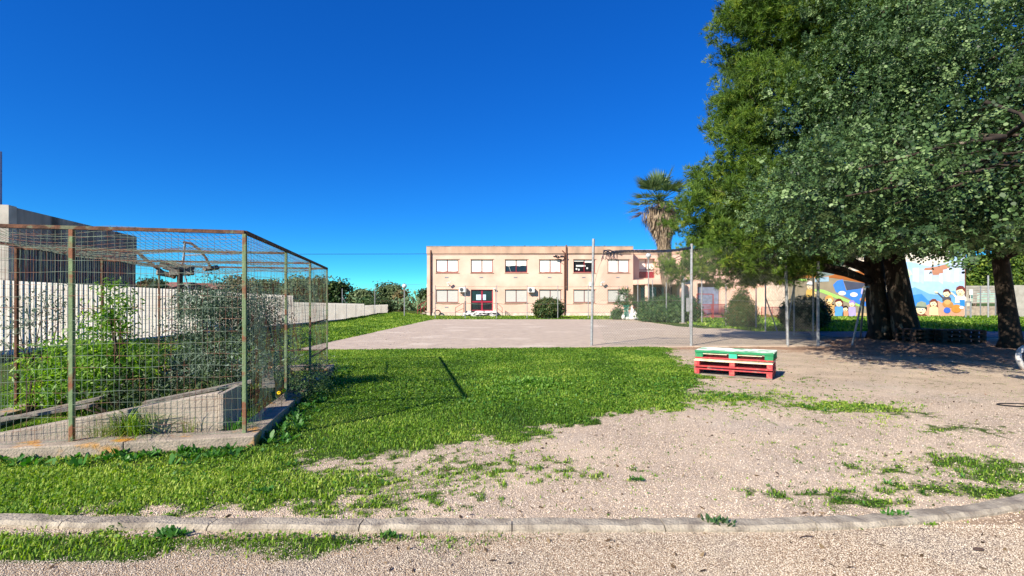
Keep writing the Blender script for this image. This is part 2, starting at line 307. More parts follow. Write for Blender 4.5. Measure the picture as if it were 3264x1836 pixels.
PATCH = [(G(c[0]*1.26708, c[1]*1.26708).xy, (r[0]*1.35, r[1]*1.5), a*.86) for c, r, a in PATCH]
def density(x, y):
    x = np.asarray(x, dtype=float); y = np.asarray(y, dtype=float)
    n = fbm(x, y, 2.4, 3); n2 = fbm(x, y, 6.5, 11); n3 = noise2(x, y, 13, 13); d = sdist(x, y, LAWN)
    g = np.clip((d+(n-.5)*.9+(n2-.5)*.6+(n3-.5)*.35)/.5+.5, 0, 1)*np.clip(.9+.25*n2, 0, 1)
    for c, r, a in PATCH:
        q = np.exp(-(((x-c[0])/r[0])**2+((y-c[1])/r[1])**2)); g = np.maximum(g, np.clip((q*a*1.8-.25*n2-.8*n3+.13)*1.8, 0, .6))
    g = np.maximum(g, np.clip((n2*.4+n3*.6-.6+.08*(n-.5))*3, 0, .35)*(y < 14)*(y > 3.3)*np.clip((-d/3.2-.0), .25, 1)**0*np.where((x > .2) & (x < 3.2) & (y > 3.6) & (y < 6.5), .25, 1))
    far = np.maximum.reduce([(x < -6.8)*(y > 15.9), (y > 44.4), (x > 12.5)*(y > 26.2), (x > 10.3)*(y > 29)]).astype(float)
    far *= np.clip(.75+.6*n, .55, 1)
    g = np.maximum(g, far*(sdist(x, y, COURT) < 0))
    # strip along the near side of the kerb (left part)
    ky = 3.28+np.where(x > 1.5, np.minimum((x-1.5)**2*.075, 1.6), 0); s = (y < ky) & (y > ky-.30)
    g = np.where(s, np.clip((1.1-.45*np.maximum(x+2.2, 0)+(n-.5)*1.6)-(ky-y)*2.4, 0, 1)*(x < 0.2), g)
    g = np.where(y < ky-.30, 0, g)
    g = np.where((x > 12.5) & (y < 26.2) & (y > 17), 0, g)
    return g
def litter(x, y):
    d = np.hypot((x-14.5)/8.0, (y-17.5)/7.0); n = fbm(x, y, 1.3, 21); f = np.exp(-((y-16.6)/.7)**2)*(x > 4.5)*(x < 14)*.9
    return np.clip(np.maximum((1.0-d)*1.5, f)+(n-.5)*.9, 0, 1)*(y > 8)*(y < 27)
def rise(x, y): return .3*np.clip((y-40)/12, 0, 1)*np.clip((-x-8.5)/4, 0, 1)
def gh(x, y):
    u = .02*(fbm(x, y, .8, 31)-.5)+.008*(fbm(x, y, 4, 33)-.5)
    m = np.clip((sdist(x, y, COURT)+.3)/.3, 0, 1)
    return rise(x, y)+u*(1-m)-.02*m
def axis(a, b, step, lo, hi, g):
    v = list(np.arange(a, b+1e-6, step)); s = step; p = v[-1]
    while p < hi: s *= g; p += s; v.append(p)
    s = step; p = v[0]; o = []
    while p > lo: s *= g; p -= s; o.append(p)
    return np.array(o[::-1]+v)
xs = axis(-9, 12, .06, -900, 900, 1.05); ys = axis(2.2, 19, .06, -60, 1200, 1.035)
X, Y = np.meshgrid(xs, ys); Z = gh(X, Y); nx, ny = len(xs), len(ys)
i = np.arange(nx*ny).reshape(ny, nx); Fq = np.stack([i[:-1, :-1], i[:-1, 1:], i[1:, 1:], i[1:, :-1]], -1).reshape(-1, 4)
gm = bpy.data.materials.new('gravel soil and turf'); gm.use_nodes = True; t = gm.node_tree; b = t.nodes['Principled BSDF']; b.inputs['Roughness'].default_value = .95; b.inputs['Specular IOR Level'].default_value = .15
def N_(k, **kw):
    n = t.nodes.new(k)
    for a, v in kw.items(): n.inputs[a].default_value = v
    return n
def MIX(f, a, bb, mode='MIX'):
    n = t.nodes.new('ShaderNodeMix'); n.data_type = 'RGBA'; n.blend_type = mode
    for s, v in ((0, f), (6, a), (7, bb)):
        if isinstance(v, (tuple, float, int)): n.inputs[s].default_value = (*v, 1) if isinstance(v, tuple) else v
        else: t.links.new(v, n.inputs[s])
    return n.outputs[2]
def MR(v, a, bb, c=0.0, d=1.0):
    n = t.nodes.new('ShaderNodeMapRange'); t.links.new(v, n.inputs[0])
    for k, q in enumerate((a, bb, c, d)): n.inputs[k+1].default_value = q
    return n.outputs[0]
tc = N_('ShaderNodeTexCoord'); vo = N_('ShaderNodeTexVoronoi', Scale=105.0); t.links.new(tc.outputs['Object'], vo.inputs['Vector'])
sep = N_('ShaderNodeSeparateColor'); t.links.new(vo.outputs['Color'], sep.inputs[0])
def NZ(s, det=6):
    n = N_('ShaderNodeTexNoise', Scale=s, Detail=det); t.links.new(tc.outputs['Object'], n.inputs['Vector']); return n.outputs['Fac']
peb = MIX(sep.outputs[0], hexc('cdb89f'), hexc('f0e0cc')); peb = MIX(MR(sep.outputs[1], .86, .9), peb, hexc('a08e7e'))
gap = MR(vo.outputs['Distance'], .35, .62); peb = MIX(gap, peb, hexc('a8927a'))
dirt = MIX(MR(NZ(9), .4, .62), hexc('d6bfa3'), hexc('e4cfb4'))
grv = MIX(MR(NZ(1.1), .42, .66, .08, .7), peb, dirt); grv = MIX(MR(NZ(.5), .55, .75, 0, .4), grv, hexc('bdb4aa'))
ar_ = N_('ShaderNodeAttribute'); ar_.attribute_name = 'road'
rdc = MIX(MR(NZ(1.3), .48, .66, 0, .75), MIX(.8, grv, hexc('c4b6a6'), 'MULTIPLY'), MIX(MR(NZ(90), .4, .6), hexc('77726c'), hexc('a39c93')))
grv = MIX(MR(ar_.outputs['Fac'], 0, 1, 0, .85), grv, rdc)
at = N_('ShaderNodeAttribute'); at.attribute_name = 'grass'; al = N_('ShaderNodeAttribute'); al.attribute_name = 'litter'
lit = MIX(MR(NZ(30), .4, .6), hexc('8d6a54'), hexc('c09a7e'))
def SUMM(a, bb, k):
    n = t.nodes.new('ShaderNodeMath'); n.operation = 'MULTIPLY_ADD'; t.links.new(bb, n.inputs[0]); n.inputs[1].default_value = k; t.links.new(a, n.inputs[2]); return n.outputs[0]
grv = MIX(MR(SUMM(al.outputs['Fac'], NZ(14), .7), .55, 1.0, 0, .8), grv, lit)
turf = MIX(MR(NZ(40), .35, .65), hexc('2f421a'), hexc('4e6624')); turf = MIX(MR(NZ(.35), .45, .7, 0, .5), turf, hexc('6e7e30')); turf = MIX(MR(NZ(5), .6, .72, 0, .6), turf, hexc('6c6038'))
colr = MIX(MR(SUMM(at.outputs['Fac'], NZ(22), .8), .62, .95), grv, turf); t.links.new(colr, b.inputs['Base Color'])
bp = N_('ShaderNodeBump', Strength=.9, Distance=.012); bh = SUMM(NZ(60), vo.outputs['Distance'], -1.2); t.links.new(bh, bp.inputs['Height']); t.links.new(bp.outputs[0], b.inputs['Normal'])
gr = mesh_np('ground', np.stack([X, Y, Z], -1).reshape(-1, 3), [Fq], gm); tag(gr, 'pale gravelly ground with worn turf around the court', 'ground', kind='structure')
road = lambda x, y: (y < 3.33+np.where(x > 1.5, np.minimum((x-1.5)**2*.075, 1.6), 0)).astype(float)
for nm, fn in (('grass', density), ('litter', litter), ('road', road)):
    a = gr.data.attributes.new(nm, 'FLOAT', 'POINT'); a.data.foreach_set('value', fn(X, Y).ravel().astype(np.float32))
# court
cm = mat('worn pink grey asphalt', hexc('bdac98'), hexc('ae9d8c'), 2.5, .95, .4, 120, c3=hexc('d0c1ae'), s3=.45, r3=(.55, .72))
def sheet(name, poly, z, m, label, cat, th=.05):
    mb = MB(); n = len(poly); mb.add([(p[0], p[1], z) for p in poly]+[(p[0], p[1], z-th) for p in poly], [tuple(range(n))]+[(i, n+i, n+(i+1) % n, (i+1) % n) for i in range(n)])
    return tag(mb.build(name, m), label, cat, kind='structure')
cp = []                                                   # ragged rim
for i in range(len(COURT)):
    a, b2 = COURT[i], COURT[(i+1) % len(COURT)]; k = max(1, int((b2-a).length/.35))
    for j in range(k):
        p = a.lerp(b2, j/k); q = .05 if p.y < 25 else .12
        cp.append((p.x+rnd.uniform(-q, q), p.y+rnd.uniform(-q, q)))
if sum(cp[i][0]*cp[(i+1) % len(cp)][1]-cp[(i+1) % len(cp)][0]*cp[i][1] for i in range(len(cp))) < 0: cp = cp[::-1]
cor = sheet('court', cp, .012, cm, 'pink grey asphalt playing court in front of the school', 'court')
mb = MB()
for k in range(90):                                       # stray leaves and grit on the court
    x = rnd.uniform(-6, 9); y = 17.5+26*rnd.random()**1.7; mb.box(x, x+rnd.uniform(.03, .12), y, y+rnd.uniform(.03, .2), .0125, .02)
tag(mb.build('court_grit', M['concrete']), 'pale grit and stones scattered over the court', 'grit', kind='stuff')
pm = mat('bluish asphalt path', hexc('77787c'), hexc('66676b'), 2, .9)
sheet('path', [(13.6, 21.6), (90, 20.0), (90, 24.6), (14.0, 25.6)], .03, pm, 'grey asphalt path crossing behind the shaded trees', 'path', .1)
# kerb in front
kb = MB(); xk = -7.0; 
def ky(x): return 3.33+(.075*(x-1.5)**2 if x > 1.5 else 0)+(.012*(x+1)**2 if x < -1 else 0)
while xk < 8:
    ln = 1.0; n = 8
    for j in range(n):
        a = xk+ln*j/n+(.004 if j == 0 else 0); c = xk+ln*(j+1)/n-(.004 if j == n-1 else 0)
        vs = []
        for x in (a, c):
            y = ky(x); e = .003*math.sin(x*7.1)+.003*math.sin(x*23); q = .004*math.sin(x*31)
            vs += [(x, y+q, -.05), (x, y+.004+q, .018+e), (x, y+.03+q, .038+e), (x, y+.145+q*2, .034+e*1.4), (x, y+.15, -.05)]
        kb.add(vs, [(0,5,6,1),(1,6,7,2),(2,7,8,3),(3,8,9,4),(0,1,2,3,4),(9,8,7,6,5)])
    xk += ln
tag(kb.build('kerb', M['kerb']), 'low weathered stone kerb curving across the foreground', 'kerb', kind='structure')
# ------------------------------------------------------------ grass, weeds, pebbles (uncountable)
def scatter(n, x0, x1, y0, y1, yp=1.0):
    x = rng.uniform(x0, x1, n); u = rng.random(n); y = y0+(y1-y0)*u**yp; return x, y
C1 = Vector((-2.83, 5.42)); U = Vector((-.978, -.208)); Vv = Vector((-.208, .978))
def cage_uv(x, y): dx = x-C1.x; dy = y-C1.y; return dx*U.x+dy*U.y, dx*Vv.x+dy*Vv.y
Vs = []; Fs = []; vr = []; off = 0
def add_blades(x, y, h, wd, lean, var):
    global off
    P = np.stack([x, y, gh(x, y)-.003], 1); V, F2 = blades(P, h, wd, lean); Vs.append(V)
    for f in F2: Fs.append(f+off)
    off += len(V); vr.append(np.repeat(var, 5))
def field(n, x0, x1, y0, y1, hh, ww, yp=1.0, lean=.9, thr=1.0):
    x, y = scatter(n, x0, x1, y0, y1, yp); d = density(x, y); u, v = cage_uv(x, y)
    pl = (u > -.16) & (u < 3.5) & (v > -.16) & (v < 6.2) & ~((u > .16) & (u < 3.1) & (v > .16))
    k = (rng.random(n) < d*thr) & ~pl & (np.abs(x) < y*1.12+1.2) & (sdist(x, y, COURT) < .05); x, y, d = x[k], y[k], d[k]; c = fbm(x, y, 1.7, 41)
    h = hh*(.3+.95*c)*rng.uniform(.4, 1.35, len(x))*(.5+.5*d); w_ = ww*rng.uniform(.7, 2.2, len(x))
    var = np.clip(.45+(fbm(x, y, .9, 43)-.5)*1.1+rng.normal(0, .24, len(x)), 0, 1); add_blades(x, y, h, w_, lean, var)
field(70000, -8, .5, 2.7, 4.6, .055, .0055); field(150000, -6, 5, 3.4, 8, .05, .006); field(60000, -.5, 9, 3.4, 8.5, .032, .005)
field(260000, -9, 6, 7, 17.2, .055, .010); field(40000, 3, 12, 8, 17.5, .035, .007)
field(110000, -14.4, -6.6, 15.5, 56, .13, .03, 1.6); field(30000, -16, 24, 44.4, 57, .14, .05); field(60000, 12, 60, 26, 56, .2, .06, 1.3)
def clover(n, x0, x1, y0, y1, l0, l1):
    global off
    x, y = scatter(n, x0, x1, y0, y1); d = density(x, y); q = fbm(x, y, 1.4, 47); u, v = cage_uv(x, y)
    k = (rng.random(n) < d*np.clip((q-.36)*5, .06, 1)) & ~((u > -.16) & (v > -.16) & (u < 3.5) & (v < 6.2)) & (sdist(x, y, COURT) < 0); x, y, d = x[k], y[k], d[k]; m = len(x)
    P = np.stack([x, y, gh(x, y)+rng.uniform(.012, .05, m)*d], 1); N = np.array([0, 0, 1.0])+rng.normal(size=(m, 3))*.55; l = rng.uniform(l0, l1, m)
    V, Fc = leaves(P, N, l, l*.75); Vs.append(V); Fs.append(Fc+off); off += len(V); vr.append(np.repeat(np.clip(rng.normal(.3, .2, m), 0, 1), 6))
clover(60000, -7, 4, 3.2, 8, .012, .028); clover(90000, -9, 6, 7, 17, .02, .045)
g = mesh_np('grass', np.concatenate(Vs), Fs, M['grass'], None, np.concatenate(vr)); tag(g, 'short green grass and clover growing over the lawn and verges', 'grass', kind='stuff')
# broad leaved weeds
def rosettes(name, pts, m, label, kind='stuff', cat='weeds'):
    C = []; N = []; L = []; T = []; W = []
    for (x, y, r, n, hgt) in pts:
        z = float(gh(np.array(x), np.array(y)))
        for k in range(n):
            a = rnd.uniform(0, 6.283); e = rnd.uniform(.15, 1.1); l = r*rnd.uniform(.5, 1.1); d = Vector((math.cos(a)*math.cos(e), math.sin(a)*math.cos(e), math.sin(e)*hgt))
            nn = Vector((-math.cos(a)*math.sin(e), -math.sin(a)*math.sin(e), math.cos(e)))+Vector((rnd.gauss(0, .25), rnd.gauss(0, .25), 0))
            p = Vector((x, y, z+.008))+d*l*.6; C.append(p); N.append(nn); T.append(d); L.append(l); W.append(l*rnd.uniform(.22, .4))
    V, Fc = leaves(np.array(C), np.array(N), np.array(L), np.array(W), SH6, np.array(T))
    return tag(mesh_np(name, V, [Fc], m, None, np.repeat(rng.random(len(C)), 6)), label, cat, kind=kind)
pts = []
for k in range(210):
    u = rnd.uniform(-.1, 3.6); q = Vector(C1)+U*u-Vv*(.17+abs(rnd.gauss(0, .22))); pts.append((q.x, q.y, rnd.uniform(.03, .12), rnd.randint(5, 11), rnd.uniform(.6, 1.1)))
for k in range(150):
    v = rnd.uniform(-.1, 6.5); q = Vector(C1)-U*rnd.uniform(.14, .5)+Vv*v; pts.append((q.x, q.y, rnd.uniform(.05, .12), rnd.randint(6, 10), 1.0))
xx, yy = scatter(9000, -7, 4.5, 3.5, 10); dd = density(xx, yy); uu, vv = cage_uv(xx, yy); nn_ = fbm(xx, yy, 1.1, 61)
for x, y, d_, u, v, q_ in zip(xx, yy, dd, uu, vv, nn_):
    if d_ > .55 and not (u > -.16 and v > -.16) and rnd.random() < 1.5*(q_-.3): pts.append((x, y, rnd.uniform(.018, .055)*(1 if y < 7 else 1.3), rnd.randint(4, 7), .8))
rosettes('weeds', pts, M['weed'], 'broad leaved weeds crowding the foot of the cage plinth')
pts = []; c0 = G(1310*1.267, 968*1.267)
for k in range(520):
    a = rnd.uniform(0, 6.283); q = rnd.random()**.8*(1+.35*math.sin(a*3+1)+.2*math.sin(a*7)); pts.append((c0.x+.15+math.cos(a)*q*1.05, c0.y+math.sin(a)*q*1.2, rnd.uniform(.04, .1)*(1.2-.5*min(q, 1)), rnd.randint(6, 10), 1.2))
rosettes('weed_patch', pts, M['patchleaf'], 'mound of taller broad leaved weeds in the middle of the lawn', cat='weeds')
for (px, py, sc, lb) in ((1810, 1328, 1.0, 'spiky grey green weed growing against the kerb right of centre'), (2250, 1305, .8, 'small reddish weed with long leaves at the right end of the kerb'), (1600, 1210, .5, 'tiny dark weed alone in the bare gravel'), (430, 1350, .85, 'bushy weed in front of the kerb at left'), (980, 1352, .55, 'pale leafy weed at the kerb foot left of centre'), (660, 1245, .8, 'dark weed clump at the frayed edge of the turf')):
    q = G(px*1.26708, py*1.26708); pts = [(q.x+rnd.uniform(-.09, .09)*sc, q.y+rnd.uniform(-.04, .04)*sc, rnd.uniform(.04, .08)*sc, 12, 1.2) for k in range(11)]
    o = rosettes('weed_plant', pts, M['hedge'] if sc == 1.0 else M['weed'], lb, cat='weed'); del o['kind']
# needle litter blades lying under the pine
x, y = scatter(26000, 5, 26, 8, 26); k = rng.random(len(x)) < litter(x, y)*.9; x, y = x[k], y[k]; n = len(x); k = sdist(x, y, COURT) < 0; x, y = x[k], y[k]; n = len(x)
Pn = np.stack([x, y, gh(x, y)+.006], 1); N0 = np.tile([0, 0, 1.0], (n, 1))+rng.normal(size=(n, 3))*.25; V, Fc = leaves(Pn, N0, rng.uniform(.04, .13, n), rng.uniform(.008, .02, n), SH4)
tag(mesh_np('needle_litter', V, [Fc], M['litter'], None, np.repeat(rng.random(n), 4)), 'brown fallen needles and leaves under the trees', 'litter', kind='stuff')
# pebbles
def pebbles(n, x0, x1, y0, y1, r0, r1):
    x, y = scatter(n, x0, x1, y0, y1, 1.3); k = (rng.random(n) > density(x, y)*1.3) & (np.abs(x) < y*1.1+.5) & (rng.random(n) < np.clip((9.0-y)/3.5, 0, 1)); x, y = x[k], y[k]; n = len(x)
    o = np.array([(1,0,0),(0,1,0),(-1,0,0),(0,-1,0),(0,0,.75),(0,0,-.6)], float); r = rng.uniform(r0, r1, n)
    a = rng.uniform(0, 6.28, n); s = rng.uniform(.6, 1.0, n); V = o[None]*r[:, None, None]*(1+.25*rng.normal(size=(n, 6, 1)))
    V[:, :, 1] *= s[:, None]; c, d = np.cos(a)[:, None], np.sin(a)[:, None]; V = np.stack([V[:, :, 0]*c-V[:, :, 1]*d, V[:, :, 0]*d+V[:, :, 1]*c, V[:, :, 2]], -1)
    V += np.stack([x, y, gh(x, y)+r*.2], 1)[:, None]; T = np.array([(0,1,4),(1,2,4),(2,3,4),(3,0,4),(1,0,5),(2,1,5),(3,2,5),(0,3,5)]); Fc = (np.arange(n)[:, None, None]*6+T[None]).reshape(-1, 3)
    return V.reshape(-1, 3), Fc, np.repeat(rng.random(n), 6)
pm_ = leafmat('small pink beige stone', [hexc('bfa98f'), hexc('dcc7ac'), hexc('e8d6bd'), hexc('f6ecdc')], .9, 0.0)
A = [pebbles(140000, -4, 4, 2.5, 3.45, .0024, .0056), pebbles(90000, -6, 8, 3.4, 9, .0025, .0065)]
pmr_ = leafmat('small grey beige stone', [hexc('938675'), hexc('b0a28f'), hexc('c4b6a2'), hexc('dccfbc')], .9, 0.0)
tag(mesh_np('gravel', A[0][0], [A[0][1]], pmr_, None, A[0][2]), 'loose grey beige gravel on the track in front of the kerb', 'gravel', kind='stuff')
tag(mesh_np('gravel', A[1][0], [A[1][1]], pm_, None, A[1][2]), 'loose pink beige gravel strewn behind the kerb', 'gravel', kind='stuff')
C = []; n = 1300
x, y = scatter(n*3, -4.5, 10, 2.6, 12, 1.3); k = (density(x, y) < .25) & (np.abs(x) < y*1.05); x, y = x[k][:n], y[k][:n]; n = len(x)
Pd = np.stack([x, y, gh(x, y)+.008], 1); ld = rng.uniform(.012, .06, n)
V, Fc = leaves(Pd, np.array([0, 0, 1.0])+rng.normal(size=(n, 3))*.5, ld, ld*rng.uniform(.08, .5, n), SH4)
dbm = leafmat('dry plant scrap', [hexc('33271e'), hexc('5c4a36'), hexc('8a7658')], .9, .1)
tag(mesh_np('plant_scraps', V, [Fc], dbm, None, np.repeat(rng.random(n), 4)), 'dry scraps of leaf and stalk strewn over the gravel', 'litter', kind='stuff')
for (px, py, a, l) in ((1540, 1328, .5, .14), (2462, 1385, -.1, .05), (2030, 1355, .1, .1)):
    q = G(px*1.267, py*1.267); mb = MB(); mb.tube([q+Vector((-l/2*math.cos(a), -l/2*math.sin(a), .01)), q+Vector((0, .004, .018)), q+Vector((l/2*math.cos(a), l/2*math.sin(a), .012))], [.003, .006 if l < .1 else .004, .002], 5)
    if l < .1: mb = MB().ball(q+Vector((0, 0, .01)), (.035, .02, .006), 8, 5)
    tag(mb.build('twig' if l >= .1 else 'dead_leaf', M['dark_wood']), {.14: 'dark twig lying on the gravel in front of the kerb', .05: 'brown dead leaf on the gravel at lower right', .1: 'thin twig on the gravel right of centre'}[l], 'twig' if l >= .1 else 'leaf')
# ------------------------------------------------------------ school building
def wall_holes(mb, x0, x1, z0, z1, y, holes, depth=.25):
    xsn = sorted({x0, x1} | {h[0] for h in holes} | {h[1] for h in holes}); zs = sorted({z0, z1} | {h[2] for h in holes} | {h[3] for h in holes})
    for a, b_ in zip(xsn, xsn[1:]):
        for c, d in zip(zs, zs[1:]):
            mx, mz = (a+b_)/2, (c+d)/2
            if any(h[0] < mx < h[1] and h[2] < mz < h[3] for h in holes): continue
            mb.add([(a, y, c), (b_, y, c), (b_, y, d), (a, y, d)], [(0, 1, 2, 3)])
    for h in holes:
        a, b_, c, d = h[:4]; e = y+depth
        mb.add([(a, y, c), (a, e, c), (a, e, d), (a, y, d)], [(0, 1, 2, 3)]); mb.add([(b_, y, c), (b_, e, c), (b_, e, d), (b_, y, d)], [(3, 2, 1, 0)])
        mb.add([(a, y, c), (b_, y, c), (b_, e, c), (a, e, c)], [(0, 1, 2, 3)]); mb.add([(a, y, d), (b_, y, d), (b_, e, d), (a, e, d)], [(3, 2, 1, 0)])
        mb.add([(a, e, c), (b_, e, c), (b_, e, d), (a, e, d)], [(0, 1, 2, 3)])
YB = 55.0
fx = lambda s, Yd=YB: (s-1632)/F*Yd
fz = lambda s, Yd=YB: H-(s-HY)/F*Yd
def c3(x): return 1300+x/4.6
def c3y(y): return 740+y/4.6
def c4(x): return 1800+x/4.6
school = empty('school_building', (0, YB, 0), 'long two storey peach school building with white blinds and a crimson door', 'building')
def P_(o, parent=None):                      # parts built in world coordinates, parented in place
    o.parent = parent; o.matrix_parent_inverse = parent.matrix_basis.inverted() if parent else Matrix(); return o
XL, XR, ZR = fx(1361), fx(2018), fz(786)
ups = [(1390, 1461), (1501, 1571), (1610, 1680.5), (1719, 1788.5), (1828, 1897), (1937, 2005.5)]
holes = []
for a, b_ in ups: holes.append((fx(a), fx(b_), fz(869), fz(827)))
for k, (a, b_) in enumerate(ups):
    holes.append((fx(a), fx(b_), fz(991.5) if k == 1 else fz(965), fz(923)))
w1 = MB(); wall_holes(w1, XL, XR, 0.35, fz(809), YB, holes, .3)
w1.add([(XL, YB, .35), (XL, YB+13, .35), (XL, YB+13, ZR), (XL, YB, ZR)], [(0, 1, 2, 3)])
w1.add([(XL, YB+13, 0), (XR, YB+13, 0), (XR, YB+13, ZR), (XL, YB+13, ZR)], [(3, 2, 1, 0)])
w1.add([(XR, YB, .35), (XR, YB+13, .35), (XR, YB+13, ZR), (XR, YB, ZR)], [(3, 2, 1, 0)])
P_(w1.build('wall', M['stucco']), school)
P_(MB().box(XL-.05, XR, YB-.05, YB+.2, fz(809), ZR).box(XL-.05, XL+.18, YB+.2, YB+13, fz(809), ZR).build('parapet', M['stucco_dirty']), school)
P_(MB().box(XL-.07, XR+.002, YB-.08, YB+.22, ZR, ZR+.05).build('coping', M['concrete']), school)
P_(MB().box(XL-.03, XR, YB-.06, YB+.2, -.1, .35).build('plinth', M['plinth']), school)
P_(MB().box(XL+.2, XR, YB+.2, YB+12.9, ZR-.35, ZR-.3).build('roof', M['roof']), school)
P_(MB().box(XL-.03, XR, YB-.07, YB-.045, .345, .385).build('base_line', M['grey']), school)
fr, bl, gb, gl = M['brownframe'], M['blind'], M['greyblind'], M['glass']
def window(k, up):
    a, b_ = ups[k]; x0, x1 = fx(a), fx(b_); z0, z1 = (fz(869), fz(827)) if up else (fz(965), fz(923)); y = YB+(.14 if up else .08); xm = (x0+x1)/2
    fm = M['redframe'] if up else fr
    f = MB(); t_ = .07
    for s0, s1 in ((x0, x0+t_), (xm-t_*.6, xm+t_*.6), (x1-t_, x1)): f.box(s0, s1, y, y+.08, z0, z1)
    for s0, s1 in ((x0+t_, xm-t_*.6), (xm+t_*.6, x1-t_)): f.box(s0, s1, y, y+.08, z0, z0+t_*1.4); f.box(s0, s1, y, y+.08, z1-t_, z1)
    wd = P_(f.build('window', fm), school); g_ = MB(); bb = MB()
    drop = {True: [.93, .95, .50, .96, .17, .97][k], False: 1.0}[up]
    for j, (s0, s1) in enumerate(((x0+t_, xm-t_*.6), (xm+t_*.6, x1-t_))):
        g_.box(s0, s1, y+.04, y+.05, z0+.06, z1-.05); d2 = drop+(.09 if (k == 4 and j == 1 and up) else 0)
        zb = z1-(z1-z0)*d2+.02
        if up: 
            pts_ = [(s0+.01, z1-.01), (s0+.01, zb+.02*rnd.random())]+[(s0+(s1-s0)*q, zb+.05*math.sin(q*9+k)*rnd.random()) for q in (.3, .6)]+[(s1-.01, zb+.03*rnd.random()), (s1-.01, z1-.01)]
            bb.plate(pts_, y-.03, .015)
        else: bb.box(s0, s1, y+.012, y+.03, z0+.07, z1-.05)
    P_(g_.build('pane', gl), wd); P_(bb.build('blind', bl if up else gb), wd)
    P_(MB().box(x0-.08, x1+.08, YB-.07, YB+.1, z0-.07, z0-.003).build('sill', M['stucco_dirty']), wd)
    P_(MB().box(x0-.06, x1+.1, YB-.06, YB+.02, z1+.003, z1+.06).build('lintel', M['stucco_dirty']), wd)
    if up and k == 4:
        d = MB(); z = z0+.55; d.box(x0+.3, x0+1.3, y+.01, y+.03, z+.1, z+.28); 
        for q in (.35, .6, 1.5): d.ball((x0+q, y+.02, z-.15+.1*math.sin(q*9)), (.1, .02, .11), 8, 6)
        P_(d.build('paper_decoration', M['white']), wd)
    if up and k == 2: P_(MB().bar((x0+.35, y+.03, z0+.8), (x0+.6, y+.03, z0+.12), .05, .02).build('hanging_strip', M['white']), wd)
for k in range(6):
    window(k, True)
    if k != 1: window(k, False)
    a, b_ = ups[k]; xc = fx((a+b_)/2-2); v = MB()
    v.box(xc-.2, xc+.2, YB-.02, YB+.0, fz(886), fz(882.5)); v.box(xc-.16, xc+.16, YB-.03, YB-.021, fz(885.3), fz(884.8)); P_(v.build('vent', M['grey']), school)
xc = fx(1423.5); P_(MB().box(xc-.2, xc+.2, YB-.02, YB, fz(981), fz(977.5)).build('vent', M['grey']), school)
for (sx, s0, s1, r) in ((1373.5, 801, 1006, .085), (1799.5, 802, 1006, .08), (1805, 785, 922, .085)):
    x = fx(sx); P_(MB().tube([(x-.25 if r == .08 else x, YB-.02, fz(s0)+.1), (x, YB-.12, fz(s0)-.15), (x, YB-.12, fz(s1))], r, 8).build('downpipe', M['darkpipe']), school)
P_(MB().box(fx(1801.8), fx(1803), YB-.03, YB-.001, .35, ZR).build('joint_strip', M['darkpipe']), school)
# door
x0, x1, z0, z1 = fx(501+1000), fx(1571), fz(991.5), fz(923); y = YB+.15; rd = M['reddoor']; xm = (x0+x1)/2; zt = z0+(z1-z0)*.43
d = MB(); d.box(x0, x0+.1, y, y+.1, z0, z1).box(x1-.1, x1, y, y+.1, z0, z1).box(x0+.1, x1-.1, y, y+.1, z1-.12, z1)
d.box(x0+.1, x1-.1, y+.003, y+.097, zt-.07, zt+.08).box(x0+.1, x1-.1, y+.003, y+.097, z0, z0+.12)
d.box(xm-.09, xm+.09, y+.001, y+.099, z0+.12, zt-.07).box(xm-.09, xm+.09, y+.001, y+.099, zt+.08, z1-.12)
dr = P_(d.build('entrance_door', rd), school)
P_(MB().box(x0+.1, x1-.1, y+.04, y+.06, z0+.1, z1-.1).build('glass', gl), dr)
for s0, s1 in ((-.62, -.45), (-.43, -.1), (.1, .42)):
    n_ = MB().use(M['paper']).box(xm+s0, xm+s1, y+.02, y+.035, zt+.2, zt+.78); n_.use(M['grey'])
    if s1-s0 > .2:
        for k in range(4): n_.box(xm+s0+.05, xm+s1-.05, y+.014, y+.0195, zt+.3+k*.11, zt+.33+k*.11)
    P_(n_.build('notice'), dr)
P_(MB().bar((xm, y-.04, zt+.1), (xm, y-.04, zt+.45), .03, .03).build('handle', M['black']), dr)
# entrance steps
st = empty('entrance_steps', (fx(1535), YB-.5, 0), 'black and white marbled steps below the crimson door', 'steps')
for k in range(3): P_(MB().box(fx(1484)-.1*k, fx(1583)+.1*k, YB-1.1-.34*k, YB-.062-(.001*k), -.05 if k == 2 else .04, .58-.18*k-.004).build('step', M['paintedstep']), st) if k == 0 else P_(MB().box(fx(1484)-.1*k, fx(1583)+.1*k, YB-1.1-.34*k, YB-1.102-.34*(k-1), -.05, .58-.18*k).build('step', M['paintedstep']), st)
def rail(pts_bottom, pts_top, lab):
    o = MB()
    for a, b_ in zip(pts_bottom, pts_top): o.tube([a, b_], .025, 6)
    for f_ in (1.0, .5): o.tube([Vector(a).lerp(Vector(b_), f_) for a, b_ in zip(pts_bottom, pts_top)], .022, 6)
    return o
for (sa, sb, lb) in ((1459, 1481, 'thin brown handrail left of the crimson door steps'), (1602, 1586, 'thin brown handrail right of the crimson door steps')):
    xa, xb = fx(sa), fx(sb); o = rail([(xa, YB-2.2, 0), (xb, YB-1.1, .3)], [(xa, YB-2.2, fz(980)), (xb, YB-1.1, fz(966))], lb).build('handrail', M['darkpipe']); tag(o, lb, 'handrail', 'handrails at the school entrances')
bo = MB(); bo.box(fx(1484), fx(1488.5), YB-1.3, YB-1.0, 0, fz(959.5)); tag(bo.build('notice_post', M['darkpipe']), 'narrow brown board standing at the left end of the door steps', 'board')
